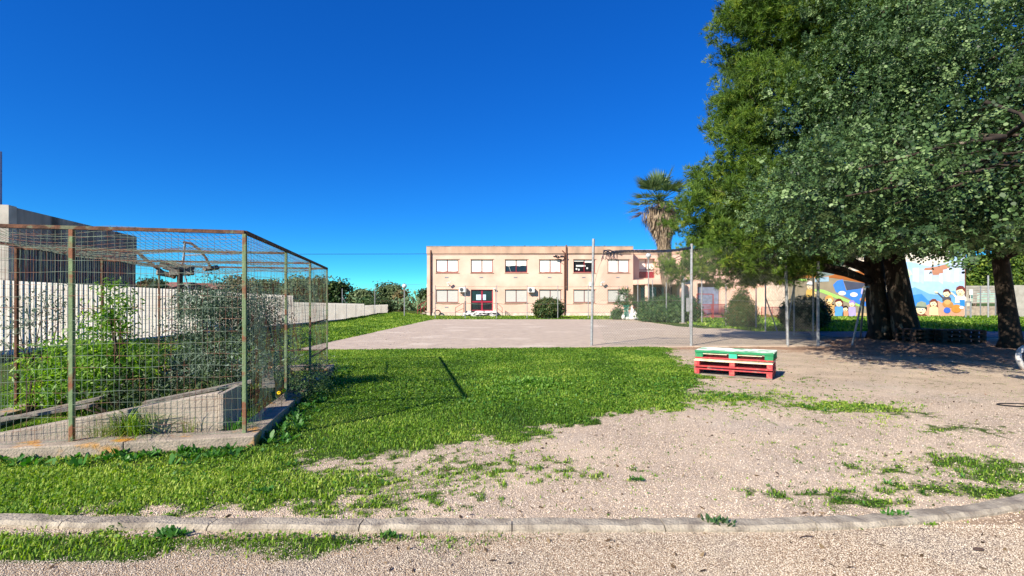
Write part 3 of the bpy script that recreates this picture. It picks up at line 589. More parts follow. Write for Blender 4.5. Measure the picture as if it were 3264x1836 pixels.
o = rail([(fx(1611), YB-.6, 0), (fx(1626), YB-.6, 0)], [(fx(1611), YB-.6, fz(990)), (fx(1626), YB-.6, fz(1001))], ''); tag(o.build('shoe_rack', M['black']), 'small black slanted rack on the grass right of the door', 'rack')
tt = MB(); R_ = .3; tt.tube([(fx(1397)+R_*math.cos(a), YB-.5, .34+R_*math.sin(a)) for a in np.linspace(0, 6.283, 17)], .07, 6); tag(tt.build('old_tyre', M['dark_wood']), 'brown round ring leaning on the wall below the first window', 'ring')
# air conditioners and other fittings
def aircon(sx0, sx1, sy0, sy1, lb):
    x0, x1, z0, z1 = fx(sx0), fx(sx1), fz(sy1), fz(sy0); e = empty('air_conditioner', ((x0+x1)/2, YB-.4, z0), lb, 'air conditioner', 'air conditioners on the school front')
    P_(MB().box(x0, x1, YB-.52, YB-.12, z0, z1).build('casing', M['white'], bevel=.015), e)
    c = Vector((x0+(x1-x0)*.36, YB-.54, (z0+z1)/2)); r = (z1-z0)*.36; g_ = MB()
    g_.tube([c, c+Vector((0, .03, 0))], r, 20); P_(g_.build('fan_opening', M['black']), e)
    g2 = MB()
    for q in (.3, .6, .95): g2.tube([c+Vector((r*q*math.cos(a), -.015, r*q*math.sin(a))) for a in np.linspace(0, 6.283, 21)], .012, 4)
    for a in range(6): g2.bar(c+Vector((0, -.01, 0)), c+Vector((r*math.cos(a*1.047), -.01, r*math.sin(a*1.047))), .014, .01)
    P_(g2.build('fan_grille', M['grey']), e)
    for x in (x0+.15, x1-.15): P_(MB().bar((x, YB-.5, z0-.03), (x, YB, z0-.03), .04, .05).bar((x, YB-.4, z0-.05), (x, YB, z0-.35), .03, .03).build('bracket', M['grey']), e)
aircon(c3(757), c3(860), c3y(808), c3y(880), 'white air conditioner between the first lower window and the crimson door')
aircon(c3(1757), c3(1856), c3y(812), c3y(884), 'white air conditioner between the two lower windows beside the round bush')
def wcam(x, z, lb):
    e = empty('security_camera', (x, YB-.1, z), lb, 'camera', 'cameras on the school front')
    P_(MB().bar((x-.18, YB-.55, z-.02), (x+.22, YB-.42, z+.08), .16, .16).build('housing', M['white'], bevel=.01), e)
    P_(MB().bar((x, YB-.45, z-.02), (x-.05, YB, z-.22), .05, .05).box(x-.14, x+.04, YB-.05, YB-.001, z-.32, z-.12).build('arm', M['white']), e)
wcam(fx(c3(605)), fz(c3y(745)), 'white camera on the wall above the first lower window'); wcam(fx(c4(545)), fz(c3y(740)), 'white camera on the wall between the last two window columns')
x = fx(c4(380)); z = fz(c3y(765)); tag(MB().box(x-.16, x+.16, YB-.15, YB-.001, z-.2, z+.2).build('junction_box', M['white'], bevel=.02), 'small white box high on the wall beside the tall net pole', 'box')
x = fx(c3(1272)); z = fz(c3y(832)); e = empty('wall_lamp', (x, YB, z), 'small white lamp with a long conduit right of the crimson door', 'lamp')
P_(MB().ball((x, YB-.25, z), (.15, .12, .09)).build('lamp_head', M['white'], smooth=True), e); P_(MB().tube([(x, YB-.05, z), (x+.02, YB-.04, fz(c3y(1115)))], .03, 6).bar((x, YB, z), (x, YB-.25, z), .03, .03).build('conduit', M['white']), e)
for (a, lb) in ((1180, 'first tilted solar panel on the roof above the second window'), (1650, 'tilted solar panel on the roof above the half open blind'), (2130, 'tilted solar panel on the roof beside the twin drainpipes'), (c4(570)*4.6-1300*4.6, 'tilted solar panel on the roof behind the net')):
    x = fx(c3(a)); e = empty('solar_panel', (x, YB+3, ZR), lb, 'solar panel', 'solar panels on the school roof')
    for dx in (0,): P_(MB().bar((x-.6, YB+3.2, ZR-.1), (x+.6, YB+3.2, ZR+.36), 1.8, .07).build('collector', M['panel']), e)
    [P_(MB().bar((x+.4, yy_, ZR-.3), (x+.4, yy_, ZR+.25), .05, .05).build('support', M['grey']), e) for yy_ in (YB+2.6, YB+3.8)]
# left flank stairs, balcony
fl = empty('side_stairs', (fx(1345), YB+4, 0), 'concrete steps with a red handrail at the left flank of the school', 'stairs')
b_ = MB()
for k in range(6): b_.box(fx(1334)+k*.25, XL-.005, YB+1.0, YB+2.3, -.05+.17*k, .05+.17*(k+1))
P_(b_.build('flight', M['concrete']), fl)
pb = [(fx(1326)+k*.36, YB+.92, .05+.19*k) for k in range(4)]; P_(rail(pb, [(p[0], p[1], p[2]+1.05) for p in pb], '').build('handrail', M['redrail']), fl)
sh = MB(); sh.box(XL-.35, XL-.052, YB+2, YB+3.6, fz(902), fz(880)); P_(sh.build('shutter_box', M['redframe']), school); P_(MB().box(XL-.28, XL-.052, YB+1.5, YB+1.9, fz(914), fz(904)).build('meter_box', M['white']), school)
# right wing of the school, recessed loggia and canopy
wx0, wx1 = XR+.002, fx(2510); YW = YB+2
wing = empty('school_wing', (20, YW, 0), 'recessed peach wing of the school with loggia and entrance canopy', 'building')
zw = fz(797, YW); b_ = MB(); Lx0, Lx1, Lz0, Lz1 = fx(2037, YW), fx(2088, YW), fz(886, YW), fz(824, YW)
hl = [(Lx0, Lx1, Lz0, Lz1), (fx(2042, YW), fx(2180, YW), .15, fz(905, YW)), (fx(2223, YW), fx(2298, YW), .2, fz(903, YW))]
wall_holes(b_, wx0, wx1, 0, zw, YW, hl, 1.2); b_.add([(wx0, YW, zw), (wx1, YW, zw), (wx1, YW+11, zw), (wx0, YW+11, zw)], [(0, 1, 2, 3)]); b_.add([(wx1, YW, 0), (wx1, YW+11, 0), (wx1, YW+11, zw), (wx1, YW, zw)], [(0, 1, 2, 3)])
P_(b_.build('wall', M['stucco']), wing)
P_(MB().box(wx0, wx1, YW-.04, YW-.002, zw-.5, zw+.04).build('parapet', M['stucco_dirty']), wing)
lg = P_(MB().box(Lx0, Lx1, YW+.5, YW+.56, Lz0+.9, Lz0+.97).box((Lx0+Lx1)/2-.03, (Lx0+Lx1)/2+.03, YW+.5, YW+.56, Lz0+.97, Lz1).build('window', M['redframe']), wing)
P_(MB().box(Lx0+.02, Lx1-.02, YW+.6, YW+.63, Lz0+.75, Lz1-.02).build('blind', M['blind']), lg); P_(MB().box(Lx0, Lx1, YW+.45, YW+.49, Lz0, Lz0+.74).build('railing_panel', M['redframe']), lg)
YC = YW-4.2; cz0, cz1 = fz(906, YC), fz(890, YC); c = MB(); pl = [(wx0+.3, YW-.05), (fx(2029, YC), YC+1.5), (fx(2068, YC), YC), (fx(2200, YC), YC), (fx(2200, YC), YW-.05)]; n = 5
c.add([(p[0], p[1], cz0) for p in pl]+[(p[0], p[1], cz1) for p in pl], [tuple(range(n-1, -1, -1)), tuple(range(n, 2*n))]+[(i, (i+1) % n, n+(i+1) % n, n+i) for i in range(n)]); P_(c.build('canopy', M['stucco']), wing)
for sx in (2068, 2180): P_(MB().tube([(fx(sx, YC), YC+.6, 0), (fx(sx, YC), YC+.6, cz0-.002)], .24, 14).build('pillar', M['stucco']), wing)
P_(MB().box(fx(2046, YW), fx(2095, YW), YW+.4, YW+.45, .16, 3.2).box(fx(2100, YW), fx(2178, YW), YW+.4, YW+.45, .16, 3.2).build('glazed_front', gl), wing)
P_(MB().box(fx(2183, YC), fx(2222, YC), YC+2.5, YW-.006, 0, cz0-.003).build('side_wall', M['stucco']), wing)
P_(MB().box(fx(2226, YW), fx(2296, YW), YW+.5, YW+.55, .21, 3.2).build('grey_shutter', mat('blue grey shutter', hexc('8088a0'), hexc('6c7486'), 3)), wing)
P_(MB().tube([(XR+.12, YW-.12, zw-.1), (XR+.12, YW-.12, .2)], .08, 8).build('downpipe', M['darkpipe']), wing)
# red railings of the ramp
def railing(xa, xb, ya, za, zb, lb, n, m=M['redrail']):
    o = MB(); e = empty('ramp_railing', (xa, ya, 0), lb, 'railing', 'railings by the school ramp')
    for t_ in (0, .5, 1): x = xa+(xb-xa)*t_; o.bar((x, ya, 0), (x, ya, zb), .06, .06)
    o.bar((xa, ya, zb), (xb, ya, zb), .05, .05); o.bar((xa, ya, za), (xb, ya, za), .05, .05); P_(o.build('frame', m), e); q = MB()
    for k in range(n): x = xa+(xb-xa)*(k+.5)/n; q.bar((x, ya, za), (x, ya, zb), .022, .022)
    P_(q.build('balusters', m), e)
YR = 46; railing(fx(2224, YR), fx(2314, YR), YR, fz(1010, YR), fz(970, YR), 'faded red ramp railing between the two lamp posts', 34)
railing(fx(2428, 48), fx(2494, 48), 48, fz(1028, 48), fz(979, 48), 'dark red baluster railing left of the dark round bush', 26)
railing(fx(2018, 47), fx(2040, 47), 47, .3, fz(981, 47), 'short pink railing beside the spiky yucca', 6)
gt = MB(); a, b_ = S(2222, 937, 44), S(2273, 938, 44); gt.bar((a.x, 44, 0), (a.x, 44, a.z), .07, .07).bar((b_.x, 44, 0), (b_.x, 44, b_.z), .07, .07).bar(a, b_, .07, .07).bar((a.x, 44, a.z-1.35), (b_.x, 44, a.z-1.35), .05, .05)
tag(gt.build('gate_frame', M['redrail']), 'tall pink square tube gate frame in front of the ramp', 'gate')
tag(MB().box(fx(2226, 47), fx(2320, 47), 47, 49, -.05, fz(1008, 47)).build('ramp', M['lightconc']), 'pale concrete ramp side below the faded red railing', 'ramp')
# ------------------------------------------------------------ mural building
YM = 52.0; mx = lambda s: (s-1632)/F*YM; mz = lambda s: H-(s-HY)/F*YM
mural = empty('mural_building', (mx(2790), YM, 0), 'tall building whose blank wall carries a painted mural of children', 'building')
P_(MB().box(mx(2512), mx(3075), YM, YM+12, -.1, 8.2).build('wall', M['plinth']), mural); P_(MB().box(mx(3075), mx(3078), YM-.03, YM+12, -.1, 8.2).build('edge_strip', M['darkpipe']), mural)
CM = {}
def pc(h):
    if h not in CM: CM[h] = mat('mural paint '+h, hexc(h), tuple(v*.85 for v in hexc(h)), 1.5, .85)
    return CM[h]
def C6(x, y): return (mx(2800+x/5.552), mz(800+y/5.552))          # right half of the mural
def C7(x, y): return (mx(2500+x/4.527), mz(780+y/4.527))          # left half
def ell(f, cx, cy, rx, ry, n=16, rot=0): return [f(cx+rx*math.cos(a)*math.cos(rot)-ry*math.sin(a)*math.sin(rot), cy+rx*math.cos(a)*math.sin(rot)+ry*math.sin(a)*math.cos(rot)) for a in [2*math.pi*k/n for k in range(n)]]
def pp(mb, col, pts_, layer): mb.use(pc(col)); mb.plate(pts_, YM-.008*layer, .007)
def L6(*p): return [C6(*q) for q in p]
def L7(*p): return [C7(*q) for q in p]
bgm = MB()
pp(bgm, 'a9cbee', L6((330, -200), (1520, -200), (1520, 1180), (330, 1180)), 1)
pp(bgm, '6fa8e4', L6((480, 700), (640, 640), (780, 700), (900, 760), (1120, 780), (1330, 700), (1518, 860), (1518, 1000), (1100, 960), (480, 1000)), 2)
pp(bgm, '3f8ad8', L6((520, 900), (600, 780), (760, 760), (880, 880), (1000, 860), (1060, 960), (700, 1010), (520, 1010)), 3)
pp(bgm, 'd9a082', L6((640, 1000), (850, 960), (1050, 880), (1200, 960), (1518, 980), (1518, 1178), (600, 1178)), 4)
x = 560
for k, (x0_, x1_, top, c_) in enumerate(((600, 720, 300, 'ccd6ea'), (720, 800, 310, 'b7c3dd'), (805, 950, 345, 'cfd9ec'), (955, 1070, 430, 'bcc8e0'), (1070, 1140, 400, 'cdd6ea'), (1140, 1210, 330, 'c2cce2'), (1210, 1270, 310, 'd2dbee'), (1270, 1340, 220, 'bfcae2'), (1340, 1430, 170, 'cfd8ec'), (1430, 1515, 110, 'b9c4de'))):
    pp(bgm, c_, L6((x0_+2, top), (x1_-2, top-8), (x1_-2, 560+30*math.sin(k*2)), (x0_+2, 540)), 2)
pp(bgm, 'bd8468', L6((800, 345), (940, 340), (960, 425), (1065, 425), (1140, 398), (1205, 325), (1265, 300), (1200, 230), (1010, 280), (820, 300)), 1.5)
pp(bgm, 'e6dccb', L6((420, 180), (600, 200), (900, 270), (1250, 200), (1250, -150), (420, -150)), 1.4)
pp(bgm, 'e8cf74', L6((440, 290), (520, 320), (560, 420), (540, 520), (480, 540), (440, 420)), 3); pp(bgm, 'cfe4c0', L6((490, 330), (570, 350), (600, 430), (530, 440)), 4)
# left half
pp(bgm, '9a8c74', L7((60, 450), (1230, 450), (1260, 1060), (60, 1060)), 1); pp(bgm, 'c07a3c', L7((60, 380), (1190, 380), (1190, 480), (60, 480)), 2)
pp(bgm, '5f7f58', L7((60, 200), (800, 200), (820, 400), (440, 470), (60, 390)), 1.5); pp(bgm, '7d8a86', L7((480, 330), (780, 300), (800, 420), (500, 470)), 2.5)
pp(bgm, 'a8622e', L7((640, 470), (820, 380), (1180, 400), (1180, 560), (830, 500)), 3); pp(bgm, '9db8c8', L7((440, 470), (640, 460), (640, 530), (440, 540)), 3)
pp(bgm, 'a4dc6c', L7((100, 470), (320, 500), (320, 530), (100, 500)), 4); pp(bgm, 'a4dc6c', L7((440, 640), (560, 650), (760, 730), (1140, 890), (1140, 915), (740, 770), (540, 690), (440, 670)), 4)
pp(bgm, '3f7fd8', L7((760, 520), (840, 500), (890, 660), (1120, 630), (1210, 720), (1200, 900), (1060, 850), (900, 760), (740, 680), (700, 580)), 4)
pp(bgm, '4a4e60', L7((850, 520), (1180, 560), (1110, 625), (900, 655)), 5); pp(bgm, 'bcb0e0', L7((1110, 640), (1140, 628), (1205, 700), (1170, 780), (1100, 700)), 5)
for a, b_, c_ in ((830, 700, 'e8dcd0'), (1000, 720, 'f0e0c4'), (1140, 790, 'e49a5c')): pp(bgm, c_, ell(C7, a, b_, 55, 32), 5.5)
pp(bgm, 'd2b080', L7((560, 860), (700, 960), (1200, 990), (1200, 1058), (560, 1058)), 4.5)
pp(bgm, 'cfe8f4', L7((1180, 860), (1230, 800), (1250, 900), (1190, 1050)), 6)
P_(bgm.build('painted_background'), mural)
def kid(f, cx, cy, r, skin, hair, shirt, hs=1.0, cap=None, long=False, body=1.6, arm=None):
    m_ = MB(); ly = 7
    if long: pp(m_, hair, [f(*p) for p in ((cx-r*1.15, cy-r*.6), (cx+r*1.2, cy-r*.6), (cx+r*1.4, cy+r*1.4), (cx-r*.9, cy+r*1.7))], ly)
    pp(m_, shirt, [f(cx-r*.5, cy+r*.8), f(cx+r*.6, cy+r*.8), f(cx+r*1.3, cy+r*1.3), f(cx+r*1.4, cy+r*(1+body)), f(cx-r*1.2, cy+r*(1+body)), f(cx-r*1.1, cy+r*1.3)], ly+1)
    if arm: 
        (x1_, y1_) = arm; pp(m_, shirt, [f(cx-r*.9, cy+r*1.1), f(x1_, y1_-r*.18), f(x1_, y1_+r*.18), f(cx-r*.9, cy+r*1.7)], ly+2); pp(m_, skin, ell(f, x1_-r*.3, y1_, r*.5, r*.28, 10, .3), ly+2.5)
    pp(m_, '5a3a30', ell(f, cx, cy, r*1.05, r*1.09), ly+2.7)
    pp(m_, skin, ell(f, cx, cy, r, r*1.04), ly+3)
    pp(m_, hair, [f(*p) for p in ((cx-r*1.08, cy-r*.15), (cx-r*.9, cy-r*.9), (cx-r*.2, cy-r*1.3), (cx+r*.6, cy-r*1.2), (cx+r*1.15, cy-r*.4), (cx+r*1.1, cy+r*.3), (cx+r*.75, cy-r*.1), (cx+r*.4, cy-r*.55), (cx-r*.3, cy-r*.45))], ly+4)
    if cap: 
        pp(m_, cap, [f(*p) for p in ((cx-r*1.1, cy-r*.45), (cx-r*.8, cy-r*1.25), (cx, cy-r*1.6), (cx+r*.9, cy-r*1.3), (cx+r*1.1, cy-r*.4))], ly+5); pp(m_, '5c6a64', [f(*p) for p in ((cx-r*1.5, cy-r*.3), (cx-r*1.0, cy-r*.65), (cx+r*.9, cy-r*.45), (cx+r*.6, cy-r*.2))], ly+6)
    for sx in (-.45, .25): pp(m_, 'f6f2ea', ell(f, cx+sx*r, cy+.05*r, r*.2, r*.25, 10), ly+5); pp(m_, '2c2422', ell(f, cx+sx*r, cy+.08*r, r*.1, r*.15, 8), ly+6)
    pp(m_, '6e2c28', ell(f, cx-.1*r, cy+.6*r, r*.3, r*.09, 8), ly+5)
    return P_(m_.build('painted_child'), mural)
kid(C6, 745, 1030, 90, 'f4dcae', '33302c', '7a4a34', cap='93a08a', body=.6); kid(C6, 965, 925, 62, 'f4dcae', '7a4434', 'ecd3a0', long=True, body=2.4)
kid(C6, 1195, 750, 62, 'f4dcae', '5c2c28', '55525a', arm=(1030, 730), body=1.2); kid(C6, 1440, 715, 78, 'f4dcae', '7c3a32', 'e8e0d0', arm=(1290, 745), body=1.6)
m_ = MB(); pp(m_, 'c08a4a', ell(C6, 1220, 940, 100, 62, 16, .15), 9); pp(m_, 'dba868', ell(C6, 1210, 905, 62, 45, 14), 10); pp(m_, '3f6ac8', ell(C6, 1205, 1050, 62, 52), 9); pp(m_, 'c88a3a', ell(C6, 1370, 1020, 90, 75), 8.5); pp(m_, '2f8ad0', L6((1420, 865), (1515, 865), (1515, 975), (1450, 985)), 11); pp(m_, 'f4efe6', ell(C6, 1460, 1000, 40, 28), 12)
P_(m_.build('painted_straw_hat'), mural)
kid(C7, 365, 600, 48, 'f0cda0', 'efeae0', 'e0b45c', cap='f0ece4', body=2.2, arm=(470, 700)); kid(C7, 640, 800, 55, 'f4cf92', 'd89a52', 'e0b070', body=2.6); kid(C7, 780, 840, 50, 'f6dcae', '6a2c2c', '5a9ce0', long=True, body=3.0)
kid(C7, 875, 925, 36, 'f0d4a4', '24201e', 'e49a70', body=2.0); kid(C7, 968, 855, 42, 'f0d0a8', '9a86d0', 'b4a4dc', body=3.4)
# ------------------------------------------------------------ far right fence, wall, post
def A2(x, y, Yd): return S(x, y, Yd)
e = empty('slat_fence', (mx(3110), 54, 0), 'grey horizontal slat fence on a low block wall right of the mural', 'fence')
q = MB(); x0_, x1_ = fx(3076, 54), fx(3172, 54)
for k in range(11): z = fz(970, 54)+.12+k*.17; q.box(x0_, x1_, 54, 54.05, z, z+.14)
P_(q.build('slats', M['lightconc']), e); P_(MB().box(x0_, x1_, 54, 54.2, 0, fz(976, 54)).build('low_wall', M['concrete']), e)
for x in (x0_, (x0_+x1_)/2, x1_): P_(MB().box(x-.05, x+.05, 53.93, 53.99, 0, fz(912, 54)).build('post', M['grey']), e)
q = MB(); x0_ = fx(3090, 53.6); q.box(x0_, x0_+.36, 53.6, 53.63, fz(940, 53.6), fz(922, 53.6)); tag(q.bar((x0_+.18, 53.66, 0), (x0_+.18, 53.66, fz(940, 53.6)), .05, .05).build('white_sign', M['white']), 'small white notice on a stake before the grey slat fence', 'sign')
e = empty('block_wall', (fx(3230, 50), 50, 0), 'pale concrete block wall at the far right behind the shaded trunk', 'wall')
P_(MB().box(fx(3214, 50), fx(3600, 50), 50, 50.25, -.05, fz(909, 50)).build('wall', M['lightconc']), e); P_(MB().box(fx(3203, 50), fx(3214, 50)-.004, 49.9, 50.35, -.05, fz(905, 50)).build('pillar', M['grey']), e)
p = S(3150, 878, 48); tag(MB().tube([(p.x, 48, 0), (p.x, 48, p.z)], .07, 8).build('steel_post', M['galv']), 'pale green steel post in front of the grey slat fence', 'post')
q = MB(); a, b_ = S(3078, 962, 47), S(3094, 962, 47); q.bar((a.x, 47, a.z), (b_.x, 47, a.z), .09, .09).bar((b_.x, 47, 0), (b_.x, 47, a.z+.045), .09, .09).bar((a.x, 47, 0), (a.x, 47, a.z+.045), .09, .09).bar((a.x+.045, 47, .75), (b_.x-.045, 47, .75), .05, .05); tag(q.build('barrier', M['galv']), 'low pale tube barrier at the right edge of the mural', 'barrier')
# ------------------------------------------------------------ court fences and lamps
fence = []
def fpost(x, y, h, lb, r=.035, m='galv', lean=0, group='thin posts round the court', name='fence_post', cat='post', brace=None):
    o = MB().tube([(x, y, -.05), (x+lean, y, h)], r, 8)
    ob = o.build(name, M[m]); 
    if brace is not None:
        e = empty(name, (x, y, 0), lb, cat, group); ob.name = 'shaft'; P_(ob, e)
        for bx in brace: P_(MB().tube([(x+lean*.7, y, h*.72), (x+bx, y, 0)], r*.8, 6).build('brace', M[m]), e)
        return e
    return tag(ob, lb, cat, group)
lbs = ['thin court post in front of the first lower window', 'thin court post at the left end of the entrance steps', 'thin court post at the right end of the entrance steps', 'thin court post beside the right air conditioner', 'thin court post before the round bush', 'thin court post right of the twin drainpipes']
for sx, lb in zip((1387.6, 1483, 1583, 1680, 1778, 1875), lbs): fpost(fx(sx, 45.6), 45.6, 3.0, lb)
fpost(fx(1973, 45.6), 45.6, 2.95, 'braced thin court post left of the yucca', brace=(-.85, .3))
fpost(fx(2000, 45.6), 45.6, 3.0, 'thin court post standing in front of the yucca')
fpost(fx(2033, 43), 43, 3.4, 'thin court post at the left end of the big hedge'); fpost(fx(2080, 43), 43, 3.4, 'braced court post before the big hedge', brace=(.45,))
fpost(fx(2124, 38), 38, 2.95, 'thin court post in the middle of the big hedge'); fpost(fx(2314, 31), 31, 2.6, 'thin court post between the pale ramp and the cone shaped bush')
fpost(fx(2410, 28), 28, 2.3, 'dark court post touching the cone shaped bush'); fpost(fx(2440, 26), 26, 2.45, 'dark braced court post right of the cone shaped bush', brace=(.6,))
fpost(fx(2531, 23), 23, 3.2, 'dark braced court post before the round dark bush', brace=(-.35,)); fpost(fx(2592, 23), 23, 3.2, 'dark court post in front of the mural')
e = empty('court_fence_wires', (0, 45.6, 0), 'thin sagging wires strung along the far court posts', 'wires')
fxs = [fx(s, 45.6) for s in (1387.6, 1483, 1583, 1680, 1778, 1875, 1973, 2000)]
for zz, sag in ((2.9, .03), (1.42, .12), (.05, .0)):
    q = MB(); pts = []
    for a, b_ in zip(fxs, fxs[1:]):
        for k in range(8): t_ = k/8; pts.append((a+(b_-a)*t_, 45.6, zz-sag*4*t_*(1-t_)+.02*math.sin(a)))
    pts.append((fxs[-1], 45.6, zz)); q.tube(pts, .012 if zz != 1.42 else .018, 4); P_(q.build('wire', M['wire']), e)
def globe_lamp(sx, sy, Yd, lb, r=.05, gr=.24):
    p = S(sx, sy, Yd); e = empty('globe_lamp', (p.x, Yd, 0), lb, 'lamp post', 'globe lamp posts')
    P_(MB().tube([(p.x, Yd, -.05+float(rise(p.x, Yd))), (p.x, Yd, p.z-gr)], r, 8).tube([(p.x, Yd, p.z-gr-.1), (p.x, Yd, p.z-gr*.7)], [.06, .12], 8).build('pole', M['galv']), e)
    g_ = MB().ball((p.x, Yd, p.z), gr, 14, 10).build('globe', mat('milky globe '+lb[:5], hexc('c8ccd0'), hexc('b4b8bc'), 3, .2, spec=.6), smooth=True); P_(g_, e)
    P_(MB().ball((p.x, Yd, p.z+gr*.8), (gr*.5, gr*.5, gr*.3), 10, 6).build('cap', M['black']), e)
globe_lamp(1289, 912, 50, 'globe lamp post on the grass left of the school'); globe_lamp(2067, 815, 45, 'tall globe lamp post before the loggia behind the net'); globe_lamp(2237, 880, 36, 'globe lamp post in front of the faded red railing', .04, .2)
p = S(2177, 879, 36); e = empty('thick_post', (p.x, 36, 0), 'thick grey steel post rising out of the big hedge', 'post'); P_(MB().tube([(p.x, 36, 0), (p.x, 36, p.z)], .11, 12).build('shaft', M['galv']), e)
P_(MB().box(p.x-.2, p.x+.2, 35.8, 36.2, 0, .06).build('footing', M['concrete']), e)
p = S(2196, 985, 30); tag(MB().box(p.x-.14, p.x+.14, 29.9, 30.1, .95, 1.75).bar((p.x+.08, 30.12, 0), (p.x+.08, 30.12, 2.3), .05, .03).build('meter_cabinet', M['galv'], bevel=.01), 'pale cabinet on a stake behind the middle net pole', 'cabinet')
def lp(sx, sy0, Yd, lb, **k): 
    p = S(sx, sy0, Yd); return fpost(p.x, Yd, p.z, lb, **k)
lp(1091, 920, 50, 'white braced post behind the white wall', brace=(1.1,), group='posts behind the left lawn'); lp(1195, 916, 50, 'thin grey post at the far end of the white wall', group='posts behind the left lawn')
# near net
YN = 17.55; P1, P2, P3 = S(1888, 1101, YN).x-.03, S(2203, 1101, YN).x, S(2511, 1101, YN).x; P4 = S(2602, 1100, YN).x
def npole(x, h, lean, lb): tag(MB().tube([(x, YN, -.1), (x+lean, YN, h)], .047, 10).build('net_pole', M['galv']), lb, 'pole', 'galvanised net poles by the lawn')
npole(P1-.0, 3.67, .07, 'tallest galvanised net pole at the left end of the chain link net'); npole(P2, 3.5, 0.02, 'middle galvanised pole of the chain link net'); npole(P3, 3.3, -.08, 'right galvanised net pole below the pine branches'); npole(P4+.06, 2.9, 0, 'dark galvanised end pole beneath the pine at the mural')
net = empty('chain_link_net', (P1, YN, 0), 'sagging chain link net hung between galvanised poles beside the lawn', 'net')
topz = lambda x: 3.18+(x-P1)*.055+.03*math.sin(x*2)
xt = S(1932, 800, YN).x
def inside(x, z):
    if z < .03 or z > topz(x)-.03 or x > P4 or x < P1-.0: return False
    lx = P1+.05+(xt-P1)*max(0, (z-1.2)/2.0)**1.2 if z > 1.2 else P1+.05+max(0, (1.0-z))*.45
    return x > lx
nb = MB(); sp = .088; tot = P4-P1+3.6
for s in (1, -1):
    k = 0
    while k*sp < tot*1.3:
        c = P1-.05+k*sp if s == -1 else P1-3.7+k*sp; run = []; z = 0.0
        while z <= 3.8:
            x = c+(z if s == 1 else -z)*.9+(0 if s == 1 else 0); x += .012*math.sin(z*3+k*.3)
            if inside(x, z): run.append((x, YN+.05*math.sin(x*1.7+z)+(.004 if s == 1 else -.004), z))
            elif len(run) > 1: nb.tube(run, .0028, 3, False); run = []
            else: run = []
            z += .3 if len(run) > 0 and inside(x+.27*s, z+.3) else .06
        if len(run) > 1: nb.tube(run, .0028, 3, False)
        k += 1
P_(nb.build('mesh', M['chain']), net)
for zz in (1.55, .08): P_(MB().tube([(P1+(P4-P1)*k/24+(.0), YN, zz+.02*math.sin(k)) for k in range(1, 25)], .005, 4).build('line_wire', M['chain']), net)
rb = MB(); navy = mat('dark bundled netting', hexc('2c3448'), hexc('1c2230'), 9, .9)
for j in range(7):
    pts = []
    for k in range(40):
        x = xt-.1+(P2+.02-xt+.1)*k/39; rr = .045 if k > 3 else .1
        pts.append((x, YN+.03*math.cos(k*.9+j), topz(x)+.0+rr*math.sin(k*.7+j*1.3)*.8-.05*math.sin(math.pi*k/39)))
    rb.tube(pts, .014, 5)
for k in range(16): x = xt-.1+rnd.uniform(0, .6); z = topz(x); rb.tube([(x, YN, z), (x+rnd.uniform(-.1, .1), YN-.02, z-rnd.uniform(.05, .3)), (x+rnd.uniform(-.15, .2), YN-.02, z-rnd.uniform(.1, .35))], .012, 4)
tag(rb.build('rolled_netting', navy), 'dark rolled up netting hanging along the top of the chain link net', 'netting')
tag(MB().tube([(xt, YN, topz(xt)), ((xt+P1)/2, YN, topz(xt)-.5), (P1+.04, YN, 1.9)], .008, 4).build('slack_wire', M['chain']), 'slack wire from the torn net corner to the tall pole', 'wire')
# leaning legs of a metal frame
e = empty('metal_frame', (11.3, 18.5, 0), 'dark leaning metal frame legs just left of the big trunks', 'frame')
t0 = S(2757, 915, 17.6)
for (sx, sy) in ((2716, 1100), (2742, 1078)): g0 = G(sx, sy); P_(MB().tube([g0, (t0.x, t0.y, t0.z)], .035, 8).build('leg', M['galv']), e)
g0 = G(2800, 1082); P_(MB().tube([(t0.x, t0.y, t0.z), (t0.x+1.1, t0.y+1.4, t0.z+.05)], .035, 8).build('crossbar', M['galv']), e)
# ------------------------------------------------------------ pallets
def pallet(L, D, cols, lb, group, rnd_corner=False, front=.0, bw=.07, name='pallet', hgt=.16):
    """top deck, blocks, bottom deck; origin at centre of the base"""
    top, blk, bot, inner = cols; e = empty(name, (0, 0, 0), lb, 'pallet', group); h = hgt; a = MB(); n = 5; w_ = D/n*.78
    for k in range(n): y = -D/2+w_/2+(D-w_)*k/(n-1); a.box(-L/2, L/2, y-w_/2, y+w_/2, h-.024, h) if k else a.box(-L/2+.012, L/2-.012, y-w_/2+front, y+w_/2, h-.022, h-.001)
    a.build('top_deck', top, e, bevel=.003); st_ = MB()
    for x in (-L/2+.07, 0, L/2-.07): st_.box(x-.07, x+.07, -D/2+.02, D/2, h-.048, h-.027)
    st_.box(-L/2, L/2, -D/2-.004, -D/2+.019, h-.05, h-.027); st_.build('crosspiece', inner, e); b_ = [] 
    for x in (-L/2+bw+.004, 0, L/2-bw-.004):
        for y in (-D/2+.06, 0, D/2-.06): MB().box(x-bw, x+bw, y-.06, y+.06, .024, h-.051).build('block', blk[0] if x else blk[1], e, bevel=.004)
    d = MB()
    for y in (-D/2+.06, 0, D/2-.06): d.box(-L/2, L/2, y-.064, y+.06, 0, .0235)
    d.build('bottom_deck', bot, e, bevel=.003); return e
pA, pB = G(2212, 1194), G(2462, 1212); dv = (pB-pA); Lp = dv.length; ang = math.atan2(dv.y, dv.x); D_ = .8
nrm = Vector((-math.sin(ang), math.cos(ang), 0)); mid = (pA+pB)/2+nrm*D_/2
gp = 'painted pallets stacked as a bench'
